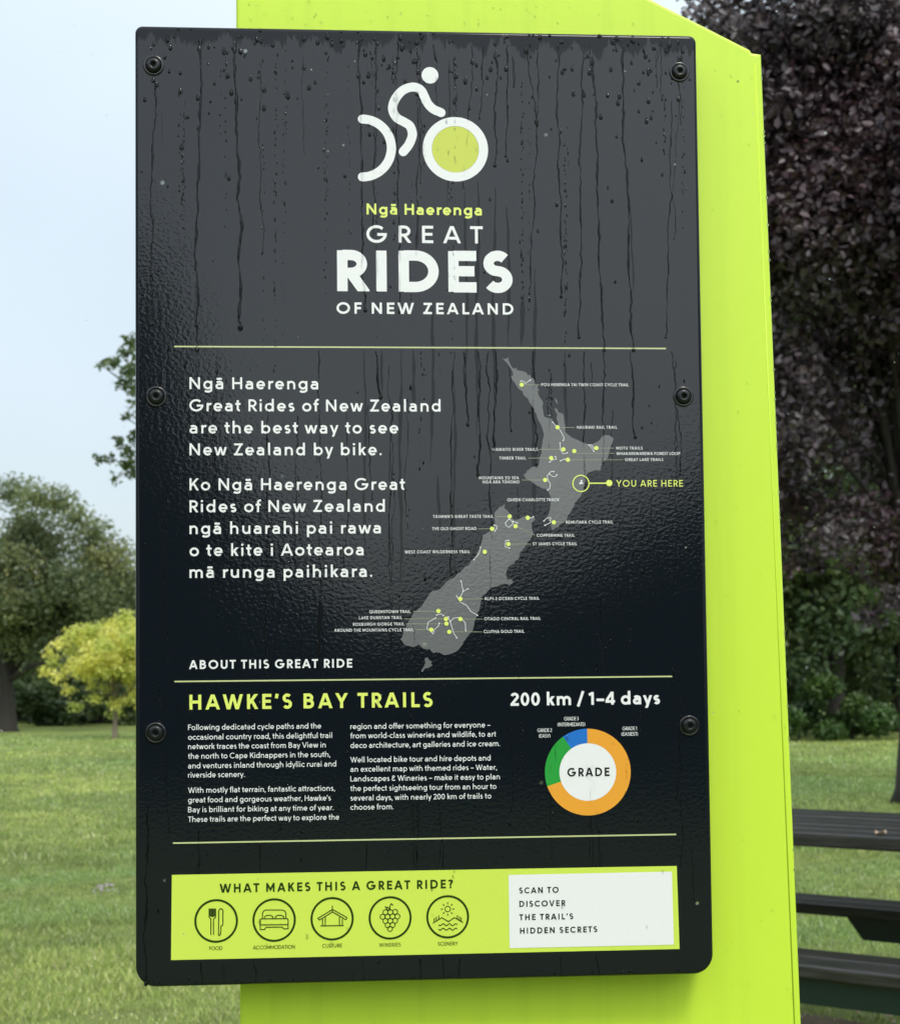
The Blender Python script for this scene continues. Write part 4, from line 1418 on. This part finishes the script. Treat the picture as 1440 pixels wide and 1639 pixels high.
# left: big broad tree, 46 m off
g = ground(12, 1171)
cc = at(-20, 960, g[1])
ec = []; er = []
for x, y, r in ((150, 855, .85), (185, 885, .8), (205, 925, .9), (120, 830, .8), (95, 805, .8), (60, 800, .9), (20, 790, .9), (200, 980, .9), (160, 960, 1.0), (120, 930, 1.1), (235, 950, .8), (170, 900, .9), (140, 890, .9), (80, 870, 1.0), (40, 850, 1.0), (190, 1010, .9), (140, 1000, 1.0), (40, 960, 1.1), (20, 1020, 1.0), (0, 900, 1.1), (210, 960, .8), (130, 1060, .8), (95, 1010, .9), (60, 1060, .8), (-30, 1075, .8)):
    ec.append(at(x, y, g[1] + rng.uniform(-1.5, 1.0))); er.append(r)
tree('broadleaf_tree', 'big broad grey-green tree at the left edge of the lawn, dark trunk', g, cc, (3.0, 3.0, 2.9), 80, .5, 1.0, 72000, .14, OAK, .30, extra=(ec, er), up=.35, shell=.8, nl=22, trunk_top=np.array([-.1, 0, 3.2]))

# young yellow-green tree
g = ground(184, 1183)
cc = at(190, 1058, g[1])
ec = [at(x, y, g[1] + rng.uniform(-.4, .4)) for x, y in ((200, 985, ), (175, 1000), (95, 1030), (85, 1060), (95, 1085), (130, 1010), (215, 1000), (240, 1010), (150, 1010), (80, 1045), (75, 1075), (120, 1130), (230, 1135), (180, 1080), (160, 1075), (205, 1090), (175, 1100), (150, 1095), (195, 1060), (185, 1125), (215, 1105), (185, 1140), (270, 1060), (110, 1105), (150, 1118), (210, 1120), (190, 1128))]
tree('young_tree', 'small young tree with bright yellow-green leaves on the lawn left of the sign', g, cc, (1.55, 1.5, 1.1), 130, .22, .45, 24000, .10, YEL, .075, bark=M_bark2, extra=(ec, [.28] * len(ec)), fill=.15, up=.4, shell=.85, nl=14, trunk_top=np.array([0, 0, 1.9]))

# tree mostly hidden behind the sign, branch tips showing
g = np.array([at(430, 1100, 27)[0], 27.0, 0])
cc = at(430, 650, 27)
tips = []
tr_ = []
for x, y, r in ((212, 545, .2), (200, 565, .22), (180, 583, .18), (162, 584, .13), (205, 600, .25), (190, 618, .15), (215, 625, .15), (212, 665, .13), (200, 668, .08), (190, 705, .13), (175, 735, .15), (160, 735, .13), (205, 720, .2),
                (200, 745, .22), (185, 765, .15), (215, 700, .15), (240, 560, .4), (245, 620, .4), (245, 700, .4), (240, 740, .35), (212, 760, .13), (270, 520, .5), (280, 650, .6), (275, 760, .4), (178, 772, .07)):
    tips.append(at(x, y, 27 + rng.uniform(-.5, .3))); tr_.append(r * .95)
tree('spreading_tree', 'green tree almost wholly behind the black sign, ragged branch tips showing against the sky', g, cc, (2.2, 2.4, 2.6), 60, .35, .7, 24000, .12, [(0.08, .125, .05), (.10, .15, .055), (.13, .18, .06)], .22, extra=(tips, tr_), up=.4, shell=.6, nl=20)

# dark background trees on the left
for i, (px, Y, hh, wd) in enumerate([(-120, 66, 8.5, 4.5), (60, 68, 5.0, 4.2), (150, 62, 5.6, 3.6), (235, 66, 6.2, 4.2), (340, 70, 6.8, 5.0)]):
    x = at(px, 1100, Y)[0]
    tree('woodland_tree', ['tall dark tree behind the broad tree at the far left', 'dark tree low behind the trunk of the broad tree', 'dark green tree directly behind the yellow young tree',
                           'dark tree at the back of the lawn beside the sign edge', 'dark tree at the back of the lawn mostly hidden by the sign'][i],
         (x, Y, 0), (x, Y, hh * .5), (wd, 3, hh * .5), 60, .7, 1.3, 13000, .30, DARK, .3, group='dark trees behind the left lawn', up=.3, shell=.6, flat=1.0, nl=8)

def hedge(name, label, px0, px1, Y, h, n, leaf, cols, dep=1.0, cat='hedge', bump=.25):
    x0 = at(px0, 1100, Y)[0]; x1 = at(px1, 1100, Y)[0]
    root = empty(name, ((x0 + x1) / 2, Y, 0)); tag(root, label, cat)
    k = int((x1 - x0) * 7)
    c = np.stack([rng.uniform(x0, x1, k) - (x0 + x1) / 2, rng.uniform(-dep / 2, dep / 2, k), rng.uniform(.1, 1, k) * h * (1 - bump * rng.random(k))], 1)
    v, f, col = leaves(c, n, h * rng.uniform(.14, .36, k), leaf, cols, up=.5, shell=.5)
    v[:, 2] = np.maximum(v[:, 2], 0.01)
    link('foliage', np_mesh('foliage', v, f, col), M_leaf, root)
    for i in range(int((x1 - x0) / 1.2)):
        xx = x0 - (x0 + x1) / 2 + .6 + i * 1.2
        b = MB(); b.tube([(xx, 0, 0), (xx + .05, .02, h * .7)], [.03, .015], 6)
        b.build('stem', M_bark, root)
hedge('clipped_hedge', 'low dark green hedge along the back of the left lawn', -60, 420, 58, 1.5, 14000, .2, DARK, 1.4)

# right: copper tree, 19 m off
g = ground(1462, 1286)
cc = at(1560, 330, g[1])
ec = []; er = []
for x, y, r in ((1240, 760, .45), (1270, 800, .5), (1330, 830, .5), (1400, 850, .55), (1440, 800, .6), (1240, 850, .3), (1290, 880, .3), (1340, 860, .35), (1410, 900, .35), (1430, 960, .22), (1400, 985, .18), (1380, 990, .13), (1440, 900, .4), (1255, 905, .16), (1300, 905, .15),
                (1220, 650, .5), (1300, 700, .6), (1380, 720, .6), (1150, 60, .5), (1130, 110, .45), (1110, 200, .5), (1140, 20, .35), (1200, 30, .5), (1160, 300, .6), (1180, 450, .6), (1190, 560, .6), (1320, 560, .7), (1400, 600, .7), (1300, 400, .8), (1380, 350, .8),
                (1280, 240, .7), (1380, 200, .7), (1400, 60, .7), (1270, 90, .6), (1330, 10, .6), (1430, 480, .7), (1240, 340, .6), (1230, 180, .5), (1210, 760, .4), (1245, 590, .5), (1250, 700, .5), (1240, 740, .4), (1330, 640, .6), (1270, 620, .5), (1250, 800, .4), (1120, -60, .5), (1200, -80, .6), (1300, -90, .7)):
    ec.append(at(x, y, g[1] + rng.uniform(-1.9, 0.2))); er.append(r * 1.05)
cop = tree('copper_tree', 'large tree with dark purple leaves hanging over the picnic table at the right', g, cc, (3.4, 2.9, 3.6), 200, .5, .9, 190000, .085, COP, .19, m=M_copper, extra=(ec, er), up=.25, shell=.6, aspect=.62, fold=True, nl=75, trunk_top=np.array([.15, .1, 4.6]), out=.3)
# drooping bare branch
b = MB()
p = [at(*q_) - g for q_ in ((1460, 945, g[1] - .9), (1400, 935, g[1] - .9), (1345, 912, g[1] - .9), (1290, 900, g[1] - .9), (1250, 905, g[1] - .9))]
b.tube(p, [.025, .018, .012, .009, .004], 6)
b.build('bough', M_bark, cop, True)

# green trees behind on the right
for i, (px, Y, top, wd, cols) in enumerate([(1225, 40, 250, 4.6, DARK), (1335, 39, 700, 3.0, DARK + [(.10, .13, .04)]), (1440, 42, 700, 3.4, DARK), (1560, 46, 500, 4.2, DARK), (1130, 42, 200, 3.5, DARK), (1400, 50, -150, 6.0, DARK), (1240, 54, -60, 5.0, DARK)]):
    x = at(px, 1100, Y)[0]; hh = at(px, top, Y)[2]
    tree('park_tree', ['dark green tree just right of the post, behind the purple tree', 'green tree with pale patches between post and purple-tree trunk', 'dark tree behind the purple tree trunk',
                       'tall dark tree beyond the right edge behind the purple tree', 'dark tree hidden behind the sign and post', 'tall dark tree farthest back on the right', 'tall dark tree farthest back beside the post'][i],
         (x, Y, 0), (x, Y, hh * .52), (wd, 2.4, hh * .5), 70, .5, 1.0, 17000, .20, cols, .25, group='green trees beyond the purple tree', up=.3, shell=.6, flat=1.0, nl=10)
hedge('shrub_row', 'bright green low shrubs along the back of the right lawn', 1150, 1700, 37, 1.35, 26000, .12, HEDG, 1.2, 'shrub', .5)
hedge('tall_hedge', 'tall dark hedge behind the green shrubs at the right', 1100, 1800, 56, 5.5, 26000, .3, DARK, 2.0, 'hedge', .3)
hedge('tall_hedge', 'tall dark hedge behind the low clipped hedge at the left', -350, 420, 74, 5.0, 26000, .3, DARK, 2.0, 'hedge', .3)

# dark wood behind the viewer, mirrored in the wet sign
def wood():
    cs = []; rs = []
    prof = [(-112, 30), (-60, 28), (-45, 22), (-30, 18), (-8, 19), (-4, 18), (-2.6, 14), (-1.2, 10), (1, 6.4), (4, 3.4), (7, 3.0), (10, 4.2), (14, 6.4), (17, 8.0), (22, 11), (40, 20), (60, 28), (112, 30)]
    D_ = 17.0
    for i in range(1700):
        a = rng.uniform(-110, 110)
        if rng.random() < .4: a = rng.uniform(-8, 24)
        e = np.interp(a, [q_[0] for q_ in prof], [q_[1] for q_ in prof])
        top = CAM[2] + D_ * math.tan(math.radians(e))
        z = rng.uniform(0.2, max(.5, top - .5))
        dd = D_ + rng.uniform(0, 3)
        cs.append((dd * math.sin(math.radians(a)), -dd * math.cos(math.radians(a)), z)); rs.append(rng.uniform(.5, .9) * (1.6 if abs(a) > 40 else 1))
    v, f, c = leaves(np.array(cs), 90000, np.array(rs), .34, [(.03, .05, .02), (.02, .035, .015), (.045, .065, .025)], up=.3, shell=.6)
    o = link('distant_wood', np_mesh('distant_wood', v, f, c), M_leaf)
    tag(o, 'dark wood on the viewer’s side of the lawn, seen only mirrored in the sign', 'wood', kind='stuff')
wood()

# ------------------------------------------------------------------ picnic table
def picnic():
    ax = math.radians(180 - 51 + 0)
    D2 = 5.72
    e = at(1360, 1336, D2)                       # a point of the table top's near edge
    dirv = np.array([math.sin(math.radians(51)), -math.cos(math.radians(51)), 0])     # along the table, to the right and nearer
    perp = np.array([math.cos(math.radians(51)), math.sin(math.radians(51)), 0])      # away from the viewer
    root = empty('picnic_table')
    ez = e[2]
    org = np.array([e[0], e[1], 0.0])
    root.matrix_world = Matrix(((dirv[0], perp[0], 0, org[0]), (dirv[1], perp[1], 0, org[1]), (0, 0, 1, 0), (0, 0, 0, 1)))
    tag(root, 'dark weathered wet timber picnic table with attached benches at the lower right', 'picnic table')
    x0, x1 = -1.05, 0.95
    H = ez; T = 0.052
    nb = 6; W = .95; gp = .020; bw_ = (W - gp * (nb - 1)) / nb
    def plank(y0, y1, z1_, t):
        m_ = MB(); m_.box(x0 + random.uniform(-.006, .006), x1 + random.uniform(-.006, .006), y0, y1, z1_ - t + random.uniform(-.001, .001), z1_ + random.uniform(-.002, .002), .007)
        return m_.build('plank', M_wood, root)
    for i in range(nb):
        plank(i * (bw_ + gp), i * (bw_ + gp) + bw_, H, T)
    def planepoint(px, py, z):
        q_ = ground(px, py, z) - org
        return q_.dot(perp)
    hb = .47
    yn = planepoint(1300, 1546, hb); yn2 = planepoint(1300, 1518, hb)
    yf = planepoint(1300, 1446.5, hb)
    bwid = (yn2 - yn)
    for i in range(2):
        s_ = bwid / 2
        plank(yn + i * s_, yn + (i + 1) * s_ - .012, hb, .045)
    for i in range(2): plank(yf + i * .15, yf + i * .15 + .14, hb, .045)
    a_ = MB(); a_.box(x0 + .02, x1 - .02, yn + .02, yn + .045, hb - .13, hb - .047); a_.build('bench_rail', M_gsteel, root)
    # beam below the far bench, its left end cut on the slant
    q1 = ground(1350, 1470, hb - .05) - org
    xs = q1.dot(dirv)
    bm = bmesh.new()
    pr = [(xs, hb - .047), (xs + .07, hb - .135), (x1 - .02, hb - .135), (x1 - .02, hb - .047)]
    A = [bm.verts.new((x, yf + .03, z)) for x, z in pr]; B = [bm.verts.new((x, yf + .08, z)) for x, z in pr]
    bm.faces.new(A); bm.faces.new(B[::-1])
    for i in range(4): bm.faces.new((A[i], B[i], B[(i + 1) % 4], A[(i + 1) % 4]))
    bmesh.ops.recalc_face_normals(bm, faces=bm.faces)
    me = bpy.data.meshes.new('bench_beam'); bm.to_mesh(me); bm.free()
    link('bench_beam', me, M_gsteel, root)
    for xx in (x0 + .12, x1 - .2):
        m_ = MB(); m_.box(xx, xx + .05, yn + .06, yf + .25, hb - .10, hb - .047); m_.build('cross_beam', M_gsteel, root)
        for ya, yb in ((yn + .15, .18), (yf + .1, W - .18)):
            m_ = MB(); m_.tube([(xx + .08, ya, 0), (xx + .08, yb, H - T - .002)], [.03, .03], 8); m_.build('leg', M_gsteel, root)
    # fallen leaf resting on the table edge
    lp = at(1418, 1334, D2)
    m_ = MB()
    n = 9
    c_ = np.array([0, 0, .006])
    ring_ = [(0.019 * math.cos(2 * math.pi * k / n) * (1 + .3 * (k % 2)), .018 * math.sin(2 * math.pi * k / n), .012 + .006 * math.sin(k * 2.1)) for k in range(n)]
    vs = ring_ + [(0, 0, .004)] + [(a[0], a[1], a[2] - .0015) for a in ring_] + [(0, 0, .0015)]
    fs = [(k, (k + 1) % n, n) for k in range(n)] + [(n + 1 + k, 2 * n + 1, n + 1 + (k + 1) % n) for k in range(n)] + [(k, n + 1 + k, n + 1 + (k + 1) % n, (k + 1) % n) for k in range(n)]
    m_.add(vs, fs)
    lo = m_.build('fallen_leaf', M_leaflit)
    q_ = np.array([lp[0], lp[1], 0]) - org
    yy = .035
    wp_ = org + dirv * q_.dot(dirv) + perp * yy
    lo.location = (wp_[0], wp_[1], H + .001)
    tag(lo, 'curled pale brown leaf lying on the near edge of the picnic table', 'leaf')
    # worn soil under the table
    cs_ = org + perp * (yn + yf) / 2 + dirv * (.1)
    return cs_, dirv, perp
SC, SD, SP = picnic()

vs = []
n = 60
for k in range(n):
    t = 2 * math.pi * k / n
    r_ = 1 + .12 * math.sin(3 * t + 1) + .08 * math.sin(7 * t) + random.uniform(-.03, .03)
    p = SC + SD * math.cos(t) * 1.9 * r_ + SP * (math.sin(t) * 0.78 * r_ - .1)
    vs.append((p[0], p[1], 0.004))
SOIL = [(v[0], v[1]) for v in vs]
me = bpy.data.meshes.new('worn_soil'); me.from_pydata(vs, [], [tuple(range(n))]); me.update()
tag(link('worn_soil', me, M_soil), kind='structure')

# ------------------------------------------------------------------ grass
def grass():
    V = []; Fc = []; Cc = []
    def batch(n, y0, y1, hgt, wd, power=1.0, tuft=12, spread=.035):
        nt_ = n // tuft
        ty = y0 + (y1 - y0) * rng.random(nt_) ** power
        tx = (rng.random(nt_) * 2 - 1) * (0.34 * ty + .8)
        tid = rng.integers(0, nt_, n)
        x = tx[tid] + rng.normal(0, spread, n); y = ty[tid] + rng.normal(0, spread, n)
        tsz = (.6 + .8 * rng.random(nt_))[tid]; tcol = rng.random(nt_)[tid]
        # tuftiness
        k = np.sin(x * 3.1 + np.sin(y * 2.3) * 2) * np.sin(y * 2.7 + x) + np.sin(x * 9 + y * 7) * .5
        keep = rng.random(n) < .62 + .3 * np.clip(k, -1, 1)
        rel = np.stack([x - SC[0], y - SC[1]], 1)
        a = rel @ SD[:2]; b = rel @ SP[:2] + .1
        keep &= ((a / 1.9) ** 2 + (b / .78) ** 2 > 1) | (rng.random(n) < .06)
        x = x[keep]; y = y[keep]; k = k[keep]; tsz = tsz[keep]; tcol = tcol[keep]; n = len(x)
        th = rng.random(n) * 2 * np.pi
        s = hgt * (.45 + .8 * rng.random(n)) * (1 + .35 * np.clip(k, -1, 1)) * tsz
        ww = wd * (.7 + .6 * rng.random(n))
        lean = s * (.25 + .9 * rng.random(n))
        la = rng.random(n) * 2 * np.pi
        z = np.zeros(n)
        p0 = np.stack([x - np.cos(th) * ww, y - np.sin(th) * ww, z], 1); p1 = np.stack([x + np.cos(th) * ww, y + np.sin(th) * ww, z], 1)
        p2 = np.stack([x + np.cos(la) * lean, y + np.sin(la) * lean, s], 1)
        v = np.stack([p0, p1, p2], 1)
        base = np.array([(0.19, .26, .075), (.145, .215, .06), (.26, .32, .10), (.32, .35, .15), (.40, .43, .27)])
        c = np.array([1.36, 1.36, 1.40]) * base[rng.choice(5, n, p=[.34, .3, .2, .1, .06])] * (.8 + .4 * rng.random(n))[:, None]
        big = np.zeros(n); am = 1.0
        wx = x + .5 * np.sin(y * 1.3 + 1) + .3 * np.sin(x * 2.9 + y); wy = y + .7 * np.sin(x * 1.1) + .3 * np.sin(y * 2.3 - x * 1.7)
        for q_ in range(9):
            an = q_ * 2.4; fr = .35 * 1.45 ** q_
            big += am * np.sin(fr * (wx * math.cos(an) + wy * math.sin(an)) + q_ * 1.9); am *= .9
        big = np.clip(.5 + big * .2, 0, 1)
        warm = np.stack([1.16 - .30 * big, 1.07 - .12 * big, np.full(n, .98)], 1)
        c = c * (1 + .16 * np.clip((y - 16) / 6, 0, 1) * np.array([[1.15], [1.0], [.8]]) ).T
        c = c * warm * (.72 + .5 * np.abs(big - .45) ** .5)[:, None] * (.6 + .75 * tcol)[:, None]
        V.append(v.reshape(-1, 3)); Cc.append(np.repeat(c, 3, axis=0))
    batch(380000, 5.5, 13, .030, .0032, .9)
    batch(270000, 13, 26, .038, .006, .9, 10, .06)
    batch(140000, 26, 48, .045, .012, .9, 8, .12)
    v = np.vstack(V); c = np.vstack(Cc)
    f = np.arange(len(v)).reshape(-1, 3)
    o = link('grass', np_mesh('grass', v, f, c), M_blade)
    tag(o, 'short wet green grass of the park lawn', 'grass', kind='stuff')
grass()

def litter(name, label, pts, size, m, cat):
    v = []; f = []
    for x, y in pts:
        b = len(v); a = random.uniform(0, 6); s = size * random.uniform(.6, 1.3)
        for k in range(5):
            t = a + 2 * math.pi * k / 5
            v.append((x + s * math.cos(t), y + s * .8 * math.sin(t), .045 + .25 * s * math.sin(t * 2)))
        v.append((x, y, .05 + s * .3))
        f += [(b + k, b + (k + 1) % 5, b + 5) for k in range(5)]
    me = bpy.data.meshes.new(name); me.from_pydata(v, [], f); me.update()
    tag(link(name, me, m), label, cat, kind='stuff')
pp = []
for i in range(14):
    q_ = ground(160 + random.gauss(0, 15), 1431 + random.gauss(0, 6)); pp.append((q_[0], q_[1]))
litter('fallen_petals', 'scatter of pale mauve petals on the lawn left of the sign', pp, .013, M_petal, 'petals')
pp = []
for i in range(90):
    a = random.uniform(0, 6.3); r_ = random.random() ** .5
    q_ = SC + SD * math.cos(a) * 2.1 * r_ + SP * math.sin(a) * 1.0 * r_
    pp.append((q_[0], q_[1]))
litter('leaf_litter', 'brown fallen leaves on the worn soil under the picnic table', pp, .022, M_leaflit, 'leaves')

# raindrops near the sign; farther drops added to stand in for wet-leaf glints
def falling():
    bm = bmesh.new()
    for i in range(150):
        Y = rng.choice([rng.uniform(.6, 1.3), rng.uniform(1.6, 7.0)], p=[.3, .7])
        p = at(rng.uniform(-60, 1500), rng.uniform(-40, 1700), Y)
        r_ = rng.uniform(.0003, .0006) if Y < 1.4 else rng.uniform(.0008, .0014)
        bmesh.ops.create_icosphere(bm, subdivisions=2, radius=r_, matrix=Matrix.Translation(Vector(p)))
    me = bpy.data.meshes.new('rain_and_leaf_glints'); bm.to_mesh(me); bm.free()
    for p in me.polygons: p.use_smooth = True
    tag(link('rain_and_leaf_glints', me, M_water), 'small raindrops around the sign, the farther ones standing in for glints on wet leaves', 'rain', kind='stuff')
falling()
